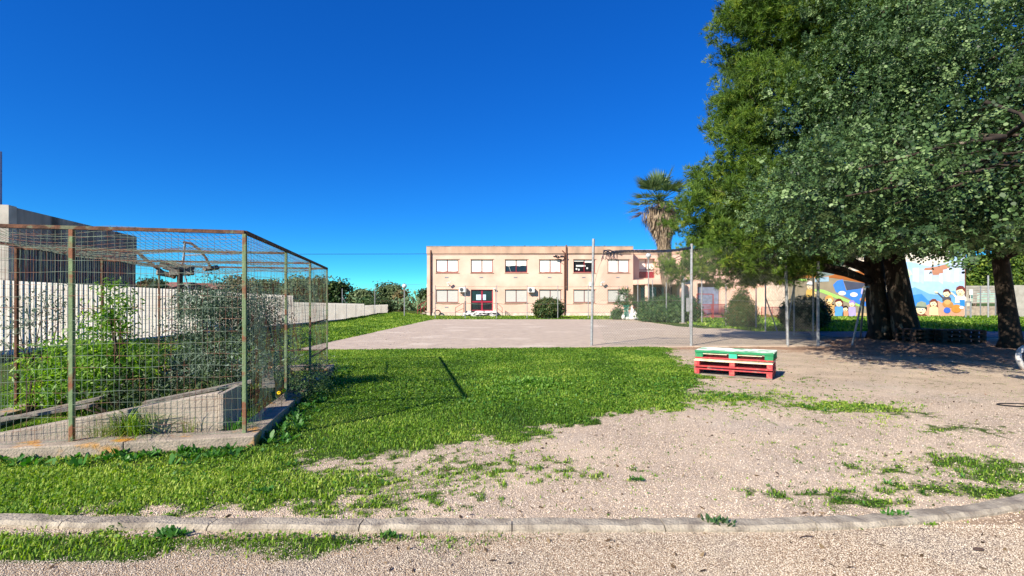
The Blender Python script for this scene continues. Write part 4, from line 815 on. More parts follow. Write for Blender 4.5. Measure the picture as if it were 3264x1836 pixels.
defs = [((M['red_wood'], (M['red_wood'], M['red_wood']), M['oldwood'], M['red_wood']), 'bottom red pallet of the painted bench stack', .0),
        ((M['cream_wood'], (M['red_wood'], M['red_wood']), M['red_wood'], M['cream_wood']), 'middle red and cream pallet of the painted bench stack', .0),
        ((M['deck_wood'], (M['green_wood'], M['teal_wood']), M['red_wood'], M['green_wood']), 'top green pallet with a white deck on the painted bench stack', .0)]
hh = .172
for k, (cols, lb, o) in enumerate(defs):
    e = pallet(Lp*(1 if k < 2 else 1.0), D_, cols, lb, gp, hgt=hh-.003, front=(.09, .025, 0)[k], bw=(.05, .05, .075)[k]); e.location = mid+Vector((0, 0, hh*k+.004))+Vector((math.cos(ang), math.sin(ang), 0))*(.02 if k == 2 else 0); e.rotation_euler = (0, 0, ang+(.012 if k == 1 else 0)); last = e
gf = MB(); gf.box(-Lp/2, Lp/2, -D_/2-.012, -D_/2-.005, hh-.052, hh-.005); o = gf.build('front_board', M['green_wood'], last, bevel=.003)
o = MB().box(-Lp*.42, -Lp*.08, -D_/2+.02, -D_/2+.03, hh-.085, hh-.053).box(Lp*.06, Lp*.36, -D_/2+.02, -D_/2+.03, hh-.085, hh-.053).build('cream_board', M['cream_wood'], last)
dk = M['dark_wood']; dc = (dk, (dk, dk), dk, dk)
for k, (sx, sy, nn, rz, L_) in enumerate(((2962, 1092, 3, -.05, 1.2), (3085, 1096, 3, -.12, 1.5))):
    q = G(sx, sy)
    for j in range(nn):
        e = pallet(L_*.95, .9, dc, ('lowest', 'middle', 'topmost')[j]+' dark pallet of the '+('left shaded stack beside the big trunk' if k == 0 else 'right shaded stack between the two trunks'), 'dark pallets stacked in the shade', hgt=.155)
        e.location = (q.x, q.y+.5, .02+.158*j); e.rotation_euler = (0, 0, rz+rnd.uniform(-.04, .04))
# white hoop and cable
c = S(3299, 1152, 11.5); q = MB(); pts = [(c.x+.62*math.cos(a), 11.5+.25*math.cos(a), c.z+.02+.30*math.sin(a)-.12*math.cos(a)) for a in np.linspace(0, 6.283, 33)]; q.tube(pts, .055, 12, False)
tag(q.build('white_hoop', M['white'], smooth=True), 'thick white tube hoop cut off by the right edge of the photo', 'hoop')
q = MB(); c = G(3262, 1295); q.tube([(c.x+.32*math.cos(a), c.y+.12*math.sin(a)-.05*math.cos(a), .015) for a in np.linspace(0, 6.283, 25)], .009, 5, False); tag(q.build('black_cable', M['black']), 'loop of black cable lying on the gravel at the right edge', 'cable')
tag(MB().tube([(S(955, 810, 52).x, 52, S(955, 810, 52).z), (fx(1300, 54.6), 54.6, fz(809.6, 54.6)), (fx(1361), YB-.12, fz(809.5)), (fx(2010), YB-.12, fz(808))], .022, 5).build('overhead_cable', M['black']), 'dark overhead cable reaching the school and clipped along its front', 'cable')
q = S(1783, 815, 54.5); mb = MB()
for k in range(26): a = Vector((q.x+rnd.gauss(0, .4), 54.6, q.z-abs(rnd.gauss(0, .14)))); mb.ball(a, (rnd.uniform(.05, .14), .05, rnd.uniform(.04, .1)), 6, 4)
mb.tube([(q.x-.4, 54.6, q.z-.05), (q.x-.1, 54.6, q.z-.35), (q.x+.2, 54.6, q.z-.55)], .03, 5); tag(mb.build('dry_twigs', M['black']), 'tangle of dark twigs caught on the overhead cable', 'twigs')
for sy, sx0, lb in ((905, 1352, 'upper faint wire between the post and the school'), (953, 1362, 'lower dark wire left of the school')):
    tag(MB().tube([(S(1190, sy+8, 52).x, 52, fz(sy+8, 52)), (fx(sx0, 54), 54, fz(sy, 54))], .012, 4).build('side_wire', M['wire']), lb, 'wire')
p = S(1, 483, 30); tag(MB().tube([(p.x-.02, 30, 0), (p.x-.02, 30, p.z)], .09, 10).build('tall_mast', mat('lilac grey mast', hexc('8a8fb0'), hexc('7a80a0'), 3)), 'tall grey mast at the extreme left edge', 'mast')
# ------------------------------------------------------------ left boundary wall, grey hall, houses
wl = empty('white_boundary_wall', (-14.4, 20, 0), 'long white slatted boundary wall stepping down behind the cage', 'wall')
def seg(y0, y1, z0, z1, ribs, m, sp_=.19):
    n = max(1, round((y1-y0)/2.4)); 
    for k in range(n):
        a = y0+(y1-y0)*k/n; c = y0+(y1-y0)*(k+1)/n-.02; za = z0+(z1-z0)*(a-y0)/(y1-y0); zc = z0+(z1-z0)*(c-y0)/(y1-y0); q = MB()
        xf = lambda yy: -14.4+(yy-20)*.022
        nr = int((c-a-.05)/sp_)+1
        for j in range(nr): yy = a+.04+j*sp_; zz = za+(zc-za)*(yy-a)/(c-a); q.box(xf(yy)-.055, xf(yy)+.055, yy, yy+.058, -.1, zz)
        q.box(xf(a)-.06, xf(c)+.06, a, c, -.1, .12)
        P_(q.build('panel', m), wl)
seg(6.0, 33, 2.22, 1.92, True, M['whitewall']); seg(33, 47.7, 1.5, 1.34, True, M['whitewall']); seg(47.7, 56, 1.2, 1.24, False, M['whitewall'])
hc = S(44, 663, 19.2).x
hall = empty('grey_hall', (-18, 20, 0), 'dark grey industrial hall with stained concrete fascia behind the white wall', 'building')
A_ = Vector((hc, 19.2)); B_ = A_+Vector((-.2, 1.0))*8.4; W_ = Vector((-1.0, -.2))*10
def quadbox(p, q_, r, z0, z1): 
    s_ = p+(r-q_) if False else p+(r-q_); vs = [(*v, z) for z in (z0, z1) for v in (p, q_, r, s_)]; return vs, [(0,1,5,4),(1,2,6,5),(2,3,7,6),(3,0,4,7),(4,5,6,7),(3,2,1,0)]
zt_ = 5.03
P_(MB().add(*quadbox(A_, B_, B_+W_, -.1, 3.6)).build('wall', M['cladding']), hall)
q = MB(); dr_ = (B_-A_).normalized(); nr_ = Vector((dr_.y, -dr_.x))
q.add(*quadbox(A_+nr_*.12-dr_*.1, B_+nr_*.12, B_+W_, 3.6, zt_)); P_(q.build('fascia', M['greyconc']), hall)
q = MB(); Ln = (B_-A_).length; k = .2
while k < Ln: a = A_+dr_*k+nr_*.002; q.bar((a.x, a.y, 0), (a.x, a.y, 3.59), .09, .09); k += .22
P_(q.build('cladding_ribs', M['cladding']), hall)
q = MB(); q.add(*quadbox(A_+nr_*.16-dr_*.5, A_+nr_*.16-dr_*.102, A_+W_-dr_*.102, -.1, zt_+.03)); P_(q.build('front_pier', M['lightconc']), hall)
def house(x0, x1, y0, y1, h, rh, lb, wm, win):
    e = empty('house', ((x0+x1)/2, y0, 0), lb, 'house', 'red roofed houses beyond the wall'); P_(MB().box(x0, x1, y0, y1, 0, h).build('wall', M[wm]), e)
    q = MB(); ym = (y0+y1)/2; q.add([(x0-.4, y0-.5, h-.1), (x1+.4, y0-.5, h-.1), (x1+.4, ym, h+rh), (x0-.4, ym, h+rh), (x1+.4, y1+.5, h-.1), (x0-.4, y1+.5, h-.1)], [(0,1,2,3), (3,2,4,5), (0,3,5), (1,4,2), (0,5,4,1)]); P_(q.build('roof', M['tile']), e)
    for k in range(win):
        x = x0+(x1-x0)*(k+.5)/win; P_(MB().box(x-.5, x+.5, y0-.05, y0+.0-.002, h-2.2, h-.9).build('window', M['glass']), e)
def hx(s, Yd): return (s-1632)/F*Yd
house(hx(430, 62), hx(525, 62), 62, 72, 3.2, .9, 'small red roofed house just right of the grey hall', 'white', 2)
house(hx(545, 70), hx(712, 70), 70, 80, 3.4, .9, 'long low red roofed house seen through the cage', 'cream', 5)
house(hx(2900, 75), hx(3190, 75), 80, 90, 4.5, 1.5, 'low red roofed house hidden behind the right hand trees', 'cream', 4)
# ------------------------------------------------------------ wire cage
CW, CD, CZ0, CZ1 = 3.3, 6.0, .12, 2.24
def cp3(u, v, z): p = C1+U*u+Vv*v; return Vector((p.x, p.y, z))
cage = empty('wire_cage', cp3(0, 0, 0), 'walk in wire mesh cage of rusty green posts standing on a concrete plinth', 'cage')
q = MB()
def ubox(mb, u0, u1, v0, v1, z0, z1, jag=0):
    vs = [cp3(u, v, z) for z in (z0, z1) for u, v in ((u0, v0), (u1, v0), (u1, v1), (u0, v1))]; return mb.add(vs, [(0,1,2,3),(7,6,5,4),(4,5,1,0),(5,6,2,1),(6,7,3,2),(7,4,0,3)])
k = -.14
for a, b_ in ((-.14, 1.05), (1.056, 2.3), (2.306, CW+.14)): ubox(q, a, b_, -.17, .13, -.1, CZ0)
for a, b_ in ((.136, 2.0), (2.006, 4.0), (4.006, 6.14)): ubox(q, -.14, .14, a, b_, -.1, CZ0-.004); ubox(q, CW-.14, CW+.14, a, b_, -.1, CZ0-.004)
ubox(q, .146, CW-.146, CD-.13, CD+.13, -.1, CZ0-.002); P_(q.build('plinth', M['lichen'], bevel=.012), cage)
posts = [(0, 0), (0, 1.95), (0, 3.9), (0, 6.0), (1.58, 0), (CW, 0), (CW, 2), (CW, 3.95), (CW, 6.0), (1.65, 6.0)]
for k, (u, v) in enumerate(posts):
    r_ = .03 if k in (0, 4, 5) else .026; o = MB(); top = CZ1-.02
    o.bar(cp3(u, v, CZ0-.01), cp3(u, v, top), r_*1.7, r_*1.25, (U.x, U.y, 0))
    P_(o.build('post', M['greenpost'] if k in (0, 1, 2, 3, 4, 9) else M['rust'], bevel=.004), cage)
R4 = [(0, 0), (0, CD), (CW, CD), (CW, 0)]
for k in range(4): a = R4[k]; b_ = R4[(k+1) % 4]; P_(MB().bar(cp3(*a, CZ1), cp3(*b_, CZ1), .04, .035).build('top_rail', M['rust']), cage)
P_(MB().bar(cp3(0, 1.95, CZ1-.04), cp3(CW, 2, CZ1-.04), .03, .03).build('roof_bar', M['rust']), cage); P_(MB().bar(cp3(0, 3.9, CZ1-.04), cp3(CW, 3.95, CZ1-.04), .03, .03).build('roof_bar', M['rust']), cage)
for z in (.5, 1.12): P_(MB().bar(cp3(0, 3.9, z), cp3(0, 6, z), .022, .022).build('side_rail', M['rust']), cage)
P_(MB().bar(cp3(0, 6, .45), cp3(1.65, 6, .45), .022, .022).build('side_rail', M['rust']), cage)
def panel(fn, lu, lv, su, sv, r, name, off_=.0, irregular=.004, rows=None):
    """mesh sheet: fn(a,b)->point; a along width, b along height"""
    mb = MB(); nu = int(lu/su); nv = int(lv/sv)
    for k in range(nu+1):
        a = k*su; j = rnd.uniform(-irregular, irregular)*1.5; pts = [fn(a+j+rnd.uniform(-irregular, irregular), b*lv/max(nv, 1), off_) for b in range(0, nv+1, 1)]; mb.tube(pts, r, 3, False)
    for k in range(nv+1):
        b = k*sv; n = max(6, int(lu/.2)); ph = rnd.uniform(0, 6); pts = [fn(lu*i_/n, b+.007*math.sin(i_*1.3+ph)+rnd.uniform(-irregular, irregular)*.6, off_) for i_ in range(n+1)]; mb.tube(pts, r*1.08, 3, False)
    return P_(mb.build(name, M['wire']), cage)
zb, zh = CZ0+.01, CZ1-CZ0-.04
panel(lambda a, b, o: cp3(a, -.025-.01*math.sin(a*2.1)*math.sin(b*3), zb+b), CW, zh, .0572, .119, .0018, 'front_mesh')
panel(lambda a, b, o: cp3(-.02-.012*math.sin(a*3.1+b*2), a, zb+b), CD, zh, .0572, .119, .0018, 'right_mesh')
panel(lambda a, b, o: cp3(CW+.02, a, zb+b), CD, zh, .0572, .119, .0018, 'left_mesh')
panel(lambda a, b, o: cp3(a, CD+.02, zb+b), CW, zh, .0572, .119, .0018, 'rear_mesh')
panel(lambda a, b, o: cp3(a, b, CZ1+.0-.17*abs(math.sin(math.pi*b/1.97))*abs(math.sin(math.pi*min(1, a/CW)))**.5-.03*math.sin(a*4)), CW, CD-.02, .0572, .119, .0018, 'roof_mesh')
# things inside the cage
def Ruv(u, v, z=0): return cp3(u, v, z)
rm = MB(); a0, a1 = (.28, .62), (2.75, .28)               # wedge of concrete
for (u0, v0, h0), (u1, v1, h1) in (((.36, .32, .50), (2.72, .30, .10)),):
    th = .16; vs = [cp3(u0, v0, -.02), cp3(u1, v1, -.02), cp3(u1, v1, h1), cp3(u0, v0, h0), cp3(u0, v0+th, -.02), cp3(u1, v1+th, -.02), cp3(u1, v1+th, h1), cp3(u0, v0+th, h0)]
    rm.add(vs, [(0,3,2,1),(4,5,6,7),(3,7,6,2),(0,4,7,3),(1,2,6,5)])
ubox(rm, .30, .356, .30, .95, -.02, .49)
tag(rm.build('concrete_ramp', M['concrete'], bevel=.008), 'sloping concrete ramp wedge inside the front of the cage', 'ramp')
for (ua, va, za, ub, vb, zb_, lb) in ((3.1, .75, .16, 1.9, .95, .30, 'weathered plank lying across the ramp rear inside the cage'), (2.95, 1.2, .12, 2.0, 1.35, .32, 'second weathered plank behind the ramp inside the cage'), (1.3, .8, .33, .2, 1.0, .52, 'grey board resting on the high end of the ramp'), (.15, 1.6, .35, .5, 3.0, .4, 'long grey board near the right side mesh of the cage')):
    tag(MB().bar(cp3(ua, va, za), cp3(ub, vb, zb_), .16, .03).build('plank', M['oldwood']), lb, 'plank', 'old planks inside the cage')
# board stand with curved bar, behind the cage centre
sd = empty('backboard_stand', cp3(2.05, 3.4, 0), 'broken old stand with rotten boards and a curved bar inside the cage', 'stand')
def at(sx, sy, Yd): return S(sx, sy, Yd)
Yd = 8.9
P_(MB().tube([at(575, 1010, Yd), at(573, 860, Yd)], .045, 8).build('post', M['dark_wood']), sd)
for (xa, ya, xb, yb, hw) in ((510, 838, 620, 858, .10), (500, 868, 560, 880, .08), (540, 872, 618, 868, .09), (520, 850, 606, 874, .07), (650, 858, 695, 852, .07)): P_(MB().bar(at(xa, ya, Yd-.1), at(xb, yb, Yd+.15), hw, .05, (0, -1, .3)).build('board', M['oldwood']), sd)
P_(MB().tube([at(x_, y_, Yd) for x_, y_ in ((585, 772), (610, 776), (635, 795), (655, 820), (668, 845), (676, 862))], .022, 6).build('curved_bar', M['dark_wood']), sd)
P_(MB().tube([at(590, 772, Yd), at(586, 815, Yd), at(580, 850, Yd)], .018, 6).tube([at(587, 815, Yd), at(645, 812, Yd)], .012, 5).build('bracket', M['galv']), sd)
P_(MB().tube([at(437, 803, Yd), at(480, 840, Yd), at(520, 868, Yd), at(556, 885, Yd)], .03, 6).build('brace', M['dark_wood']), sd)
P_(MB().tube([at(590, 880, Yd), at(612, 960, Yd)], .013, 5).build('loose_strut', M['galv']), sd)
# ------------------------------------------------------------ plants
def stems(mb, base, blobs, r, n=6, seed=0):
    rr = random.Random(seed); base = Vector(base)
    for k in range(n):
        b = blobs[k % len(blobs)]; tgt = Vector(b[:3])+Vector((rr.uniform(-.5, .5)*b[3], rr.uniform(-.5, .5)*b[4], rr.uniform(-.1, .5)*b[5])); m1 = base.lerp(tgt, .45)+Vector((rr.gauss(0, .12), rr.gauss(0, .12), rr.uniform(0, .1)))*(tgt-base).length*.4
        mb.tube([base, m1, tgt], [r, r*.7, r*.25], 6)
    return mb
def plant(name, base, blobs, lb, cat, m, nclump, per, spread, L, W=.45, shape=SH6, stem=.03, nst=6, group=None, bark='bark', **kw):
    e = empty(name, base, lb, cat, group); P_(stems(MB(), base, blobs, stem, nst, hash(lb) % 97 if False else len(lb)).build('stem', M[bark], smooth=True), e)
    f = foliage('foliage', blobs, nclump, per, spread, L, W, M[m], None, shape, **kw); P_(f, e); return e
def SB(sx, sy, Yd, rx, rz, ry=None): p = S(sx, sy, Yd); return (p.x, p.y, p.z, rx, ry or rx, rz)
b = cp3(2.3, 2.2, 0)
plant('leafy_shrub', cp3(1.95, 1.6, 0), [SB(355, 960, 7.1, .22, .3), SB(365, 1020, 7.0, .28, .25), SB(300, 1130, 6.9, .5, .42), SB(180, 1170, 6.9, .42, .35), SB(400, 1170, 6.9, .45, .4), SB(250, 1230, 6.8, .5, .3), SB(150, 1280, 6.8, .35, .15)],
      'bright green leafy shrub filling the left half of the cage', 'shrub', 'brightleaf', 900, 9, .07, .085, .28, SH4, .018, 10, inner=.3)
plant('tall_sapling', cp3(3.0, 1.7, 0), [SB(270, 1000, 7.3, .1, .35), SB(100, 1010, 7.2, .4, .45), SB(180, 960, 7.3, .3, .3), SB(60, 1100, 7.0, .4, .35)], 'sparse pale sapling near the left side of the cage', 'shrub', 'oliveleaf', 130, 8, .06, .06, .3, SH4, .01, 9, inner=.4)
plant('olive_shrub', cp3(1.1, 2.6, 0), [SB(700, 1040, 8.0, .75, .55), SB(830, 1020, 8.4, .45, .5), SB(620, 1120, 7.8, .5, .45), SB(760, 1150, 7.6, .8, .45), SB(620, 1190, 7.4, .6, .4), SB(880, 1080, 8.6, .4, .4), SB(650, 975, 8.3, .5, .25), SB(690, 950, 7.8, .6, .35), SB(780, 985, 8.2, .5, .4)],
      'dense grey green olive like shrub in the right half of the cage', 'shrub', 'oliveleaf', 2600, 10, .09, .062, .26, SH4, .025, 14, inner=.35)
plant('dark_undergrowth', cp3(1.3, 1.6, 0), [SB(500, 1230, 7.1, .8, .3), SB(700, 1250, 6.9, .5, .3), SB(400, 1220, 8.6, .9, .4), SB(850, 1180, 9.5, .5, .35)], 'dark green undergrowth below the olive like shrub', 'shrub', 'darkleaf', 1500, 9, .09, .06, .35, SH4, .01, 8, inner=.3)
# arching grass tufts and fern inside the front
def tuft(u, v, n, ln, lb, m='drygrass', wd=.006):
    P0 = cp3(u, v, 0.0); x = P0.x+rng.normal(0, .05, n); y = P0.y+rng.normal(0, .04, n); P = np.stack([x, y, np.zeros(n)+.0], 1)
    V, F2 = blades(P, np.full(n, ln)*rng.uniform(.5, 1.1, n), np.full(n, wd), 1.5); return tag(mesh_np('grass_tuft', V, F2, M[m], None, np.repeat(rng.random(n), 5)), lb, 'grass tuft', 'grass tufts inside the cage')
tuft(1.15, .2, 240, .5, 'big arching grass tuft before the middle of the ramp', 'grass', .009); tuft(1.4, .2, 80, .42, 'drier grass tuft at the left of the big tuft'); tuft(.62, .2, 30, .42, 'thin grass tuft near the high end of the ramp'); tuft(.15, .25, 70, .34, 'grass tuft in the right front corner of the cage', 'weed', .012); tuft(2.6, .2, 60, .16, 'low weed tuft at the thin end of the ramp', 'weed', .015)
for k, (u, v, lb) in enumerate(((-.12, 3.0, 'weed bush growing at the right side of the cage beside the second post'), (-.25, 2.4, 'low bush with the yellow flower beside the cage'), (-.05, 4.6, 'grey green weed bush at the far end of the cage side'))):
    p = cp3(u, v, 0); plant('weed_bush', p, [(p.x, p.y, .22, .3, .5, .24)], lb, 'bush', 'hedge' if k != 2 else 'oliveleaf', 110, 9, .06, .05, .35, SH4, .006, 5, inner=.3)
p = S(897, 1250, 6.75); fl = MB()
for dx, dz in ((-.035, -.01), (.03, .02)):
    for a in range(8): t_ = a*.785; fl.ball((p.x+dx+.017*math.cos(t_), p.y+.004, p.z+dz+.014*math.sin(t_)), (.012, .007, .01), 6, 4)
e = empty('yellow_flower', (p.x, p.y, 0), 'small yellow flower beside the cage corner', 'flower'); P_(fl.build('petals', M['yellow']), e); P_(MB().tube([(p.x, p.y, 0), (p.x+.01, p.y, p.z)], .003, 4).build('stalk', M['weed']), e)
# shrubs near the school
def shrub(sx0, sx1, sy0, sy1, Yd, lb, m, ncl, L=.16, name='round_bush', ry=None, zmin=.02, per=9, **kw):
    x0, x1 = fx(sx0, Yd), fx(sx1, Yd); z1, z0 = fz(sy0, Yd), max(0, fz(sy1, Yd)); rx = (x1-x0)/2; rz = (z1-z0)/2
    return plant(name, ((x0+x1)/2, Yd, 0), [((x0+x1)/2, Yd, (z0+z1)/2, rx, ry or rx, rz), ((x0+x1)/2, Yd, z0+rz*.7, rx*.93, rx*.9, rz*.75)], lb, 'bush', m, ncl, per, L*.9, L, .5, SH6, .08, 6, shell=(.85, 1.0), lump=.06, zmin=zmin, **kw)
shrub(1700, 1796, 950, 1014, 47, 'clipped round bush in front of the school wall', 'reddish', 1300)
plant('big_hedge', (fx(2130, 39.5), 39.5, 0), [SB(2075, 988, 40, 1.1, 1.0), SB(2130, 985, 39.5, 1.4, 1.1), SB(2190, 988, 37, 1.0, 1.0), SB(2100, 1005, 39, 1.4, .7), SB(2170, 1005, 38, 1.2, .8)], 'large rounded green hedge in front of the school canopy', 'hedge', 'hedge', 1900, 9, .15, .15, .5, SH6, .1, 8, shell=(.85, 1.0), lump=.08)
def cone_bush(sx0, sx1, sy0, sy1, Yd, lb, m, ncl):
    x0, x1 = fx(sx0, Yd), fx(sx1, Yd); xc = (x0+x1)/2; z1 = fz(sy0, Yd); rx = (x1-x0)/2; bl = [(xc, Yd, z1*.3, rx, rx, z1*.32), (xc, Yd, z1*.55, rx*.75, rx*.75, z1*.25), (xc, Yd, z1*.78, rx*.42, rx*.42, z1*.22)]
    return plant('cone_bush', (xc, Yd, 0), bl, lb, 'bush', m, ncl, 9, .12, .11, .5, SH4, .07, 6, shell=(.85, 1.0), lump=.07)
cone_bush(2314, 2412, 920, 1048, 30, 'cone shaped mixed green bush left of the dark posts', 'reddish', 1300)
shrub(2493, 2637, 945, 1050, 27, 'round dark bush in the shade before the mural', 'darkleaf', 1300, .13)
shrub(1163, 1253, 952, 998, 57, 'dark dense bush right of the end of the white wall', 'darkleaf', 900, .2)
plant('low_bush', (fx(1955, 44), 44, 0), [SB(1968, 1000, 44, .5, .55)], 'low yellowish bush under the spiky yucca', 'bush', 'hedge', 200, 8, .12, .12, .5)
# yucca
yc = S(1995, 960, 44.5); e = empty('yucca', (yc.x, 44.5, 0), 'spiky blue green yucca in front of the last lower window', 'plant'); P_(MB().tube([(yc.x, 44.5, 0), (yc.x+.1, 44.5, 1.3), (yc.x, 44.5, yc.z+.6)], [.12, .09, .06], 8).build('stem', M['bark']), e)
C = []; N = []; T = []; L = []
for h_, off_x, n, l in ((yc.z+.55, -.1, 70, .95), (yc.z-.1, .35, 60, .9), (yc.z-.3, -.5, 55, .85), (1.0, .2, 50, .8)):
    for k in range(n): a = rnd.uniform(0, 6.283); el = rnd.uniform(-.5, 1.4); d = Vector((math.cos(a)*math.cos(el), math.sin(a)*math.cos(el), math.sin(el))); C.append(Vector((yc.x+off_x, 44.5, h_))+d*l*.5); T.append(d); N.append(Vector((rnd.gauss(0, 1), rnd.gauss(0, 1), rnd.gauss(0, 1)))); L.append(l*rnd.uniform(.7, 1.1))
V, Fc = leaves(np.array(C), np.array(N), np.array(L), np.full(len(C), .09), SH4, np.array(T)); P_(mesh_np('foliage', V, [Fc], M['hedge'], None, np.repeat(rng.random(len(C)), 4)), e)
# white planter with green net
wp = S(2007, 1010, 43); e = empty('white_planter', (wp.x, 43, 0), 'white wing shaped planter with a green net at the foot of the yucca', 'planter'); q = MB()
for dx, h_, ln in ((-.1, .95, -.1), (.12, 1.25, .05), (.3, .8, .15)): q.add([(wp.x+dx-.14, 43, .1), (wp.x+dx+.16, 43, .1), (wp.x+dx+.2+ln, 43.1, h_*.7), (wp.x+dx+ln, 43.1, h_), (wp.x+dx-.14, 43.12, .1), (wp.x+dx+.16, 43.12, .1)], [(0,1,2,3),(4,3,2,5),(0,3,4),(1,5,2)])
q.ball((wp.x+.1, 43, .14), (.55, .35, .18), 12, 6).ball((wp.x-.55, 42.9, .25), (.16, .16, .22), 10, 6); P_(q.build('pot', M['white']), e)
q = MB()
for k in range(14): a = k*.45; q.tube([(wp.x-.35+.3*math.cos(a), 42.8+.2*math.sin(a), .05), (wp.x-.32+.14*math.cos(a+.5), 42.9, .6), (wp.x-.3+.25*math.cos(a+1), 42.95, 1.25)], .012, 4)
P_(q.build('green_net', mat('teal netting', hexc('2c8a74'), hexc('246e5c'), 8)), e)
# prickly pears
def pear(sx, sy, Yd, n, lb, sc=.3):
    p = S(sx, sy, Yd); z0 = float(rise(p.x, Yd)); e = empty('prickly_pear', (p.x, Yd, z0), lb, 'cactus', 'prickly pears'); q = MB(); tips = [(Vector((p.x+rnd.uniform(-.6, .6), Yd+rnd.uniform(-.3, .3), z0+.2)), 0) for k in range(7)]; cnt = 0
    while cnt < n:
        c, lv = rnd.choice(tips); 
        if lv > 5: continue
        d = Vector((rnd.uniform(-.9, .9), rnd.uniform(-.4, .4), rnd.uniform(.3, 1))).normalized(); c2 = c+d*sc*1.1; yaw = rnd.uniform(0, 3.14)
        R = Matrix.Rotation(yaw, 3, 'Z') @ Vector((1, 0, 0)); t2 = MB().ball((0, 0, 0), (sc*.42, .05, sc*.6), 8, 6); rot = d.to_track_quat('Z', 'X').to_matrix() @ Matrix.Rotation(yaw, 3, 'Z')
        q.add([c2+rot @ Vector(v) for v in t2.v], t2.f); tips.append((c2, lv+1)); cnt += 1
    P_(q.build('pads', M['cactus'], smooth=True), e)
pear(1345, 985, 60, 80, 'prickly pear thicket left of the school stairs', .42); pear(1312, 990, 58, 55, 'smaller prickly pear beside the globe lamp post', .4); pear(1262, 985, 60, 40, 'pale prickly pear right of the dark dense bush', .4); pear(1150, 968, 63, 40, 'prickly pear peeping over the white wall', .45)
# dark shrub shapes added in place of cast shadows on the wall
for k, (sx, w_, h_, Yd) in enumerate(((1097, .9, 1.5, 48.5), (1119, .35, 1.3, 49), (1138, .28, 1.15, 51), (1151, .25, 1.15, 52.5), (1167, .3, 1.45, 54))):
    x = fx(sx, Yd); z0 = float(rise(x, Yd)); plant('shadow_shrub', (x, Yd, z0), [(x, Yd, z0+h_*.35, w_, .25, h_*.42), (x, Yd, z0+h_*.75, w_*.4, .15, h_*.3)], ['widest and nearest', 'second', 'third', 'fourth', 'last and farthest'][k]+' shrub in place of shadow on white wall', 'shrub', 'darkleaf', 110, 7, .07, .1, .5, SH4, .03, 3, group='shrubs added for shadows on the white wall', shell=(.7, 1))
e = plant('agave', S(1072, 1006, 46), [SB(1072, 1005, 46, .8, .45)], 'dark spiky plant at the foot of the white wall', 'plant', 'hedge', 60, 8, .15, .35, .25, SH4)
# distant trees
def ftree(sx0, sx1, sy0, sy1, Yd, lb, m, ncl, base=0, parts=5, L=.35, trunk=.16, thin=False, sd_=1):
    rr = random.Random(sd_); x0, x1 = fx(sx0, Yd), fx(sx1, Yd); z1, z0 = fz(sy0, Yd), max(.3, fz(sy1, Yd)); W_ = x1-x0; bl = []; xc = (x0+x1)/2; e = empty('tree', (xc, Yd, 0), lb, 'tree', 'trees beyond the school grounds')
    for k in range(parts):
        r = W_*rr.uniform(.16, .27); rz = min(r*.8, (z1-z0)*.4); bl.append((x0+r+(W_-2*r)*(k+.5)/parts, Yd+rr.uniform(-.25, .25)*W_, z1-rz-rr.uniform(0, .22)*(z1-z0), r, r, rz))
        bl.append((x0+r+(W_-2*r)*rr.random(), Yd, z0+(z1-z0)*.35, r*1.1, r, (z1-z0)*.35))
    tr = MB(); tr.tube([(xc, Yd, -.1), (xc+.2, Yd, z0+(z1-z0)*.3)], [trunk*1.4, trunk], 8)
    for b in bl: tr.tube([(xc+.1, Yd, z0*.5+.2*(z1-z0)), ((xc+b[0])/2, (Yd+b[1])/2, (z0+b[2])/2), b[:3]], [trunk*.8, trunk*.5, .04], 5)
    P_(tr.build('trunk', M['bark']), e); P_(foliage('crown', bl, ncl, 9, L*1.1, L, .5, M[m], None, SH6, inner=.15), e); return e
FT = [(720, 835, 880, 975, 62, 'broad brownish tree behind the cage nearest the houses', 'tanleaf', 700, 6), (820, 905, 888, 975, 62, 'greenish brown tree behind the middle of the cage side', 'farleaf', 600, 5), (900, 1002, 882, 968, 60, 'dark grey green tree seen through the far cage panels', 'farleaf', 800, 5),
      (995, 1038, 885, 975, 58, 'olive green tree filling the last cage panel', 'farleaf', 500, 4), (1042, 1105, 905, 975, 57, 'dark pine like tree just right of the cage', 'darkleaf', 800, 4), (1098, 1200, 921, 975, 66, 'soft grey green tree behind the braced white post', 'farleaf', 420, 6),
      (1198, 1290, 902, 965, 72, 'taller umbrella shaped tree left of the globe lamp', 'farleaf', 380, 5), (1262, 1300, 925, 985, 66, 'thin reddish brown tree behind the globe lamp', 'tanleaf', 160, 3), (1335, 1372, 925, 985, 70, 'dark rounded tree partly hidden by the school corner', 'darkleaf', 350, 3),
      (1158, 1200, 955, 985, 62, 'low yellowish bush behind the white wall end', 'hedge', 300, 3),
      (3060, 3150, 815, 925, 62, 'dark green tree right of the mural wall', 'pine', 1000, 5), (3130, 3230, 800, 925, 64, 'dark green tree behind the slat fence', 'pine', 1000, 5), (3200, 3330, 780, 925, 66, 'dark green tree above the block wall at far right', 'pine', 1100, 5), (440, 525, 893, 925, 58, 'low dark hedge tree beside the grey hall', 'darkleaf', 300, 4)]
for k, (a, b_, c, d, Yd, lb, m, n, p) in enumerate(FT): ftree(a, b_, c, d, Yd, lb, m, n, parts=p, sd_=k+3)
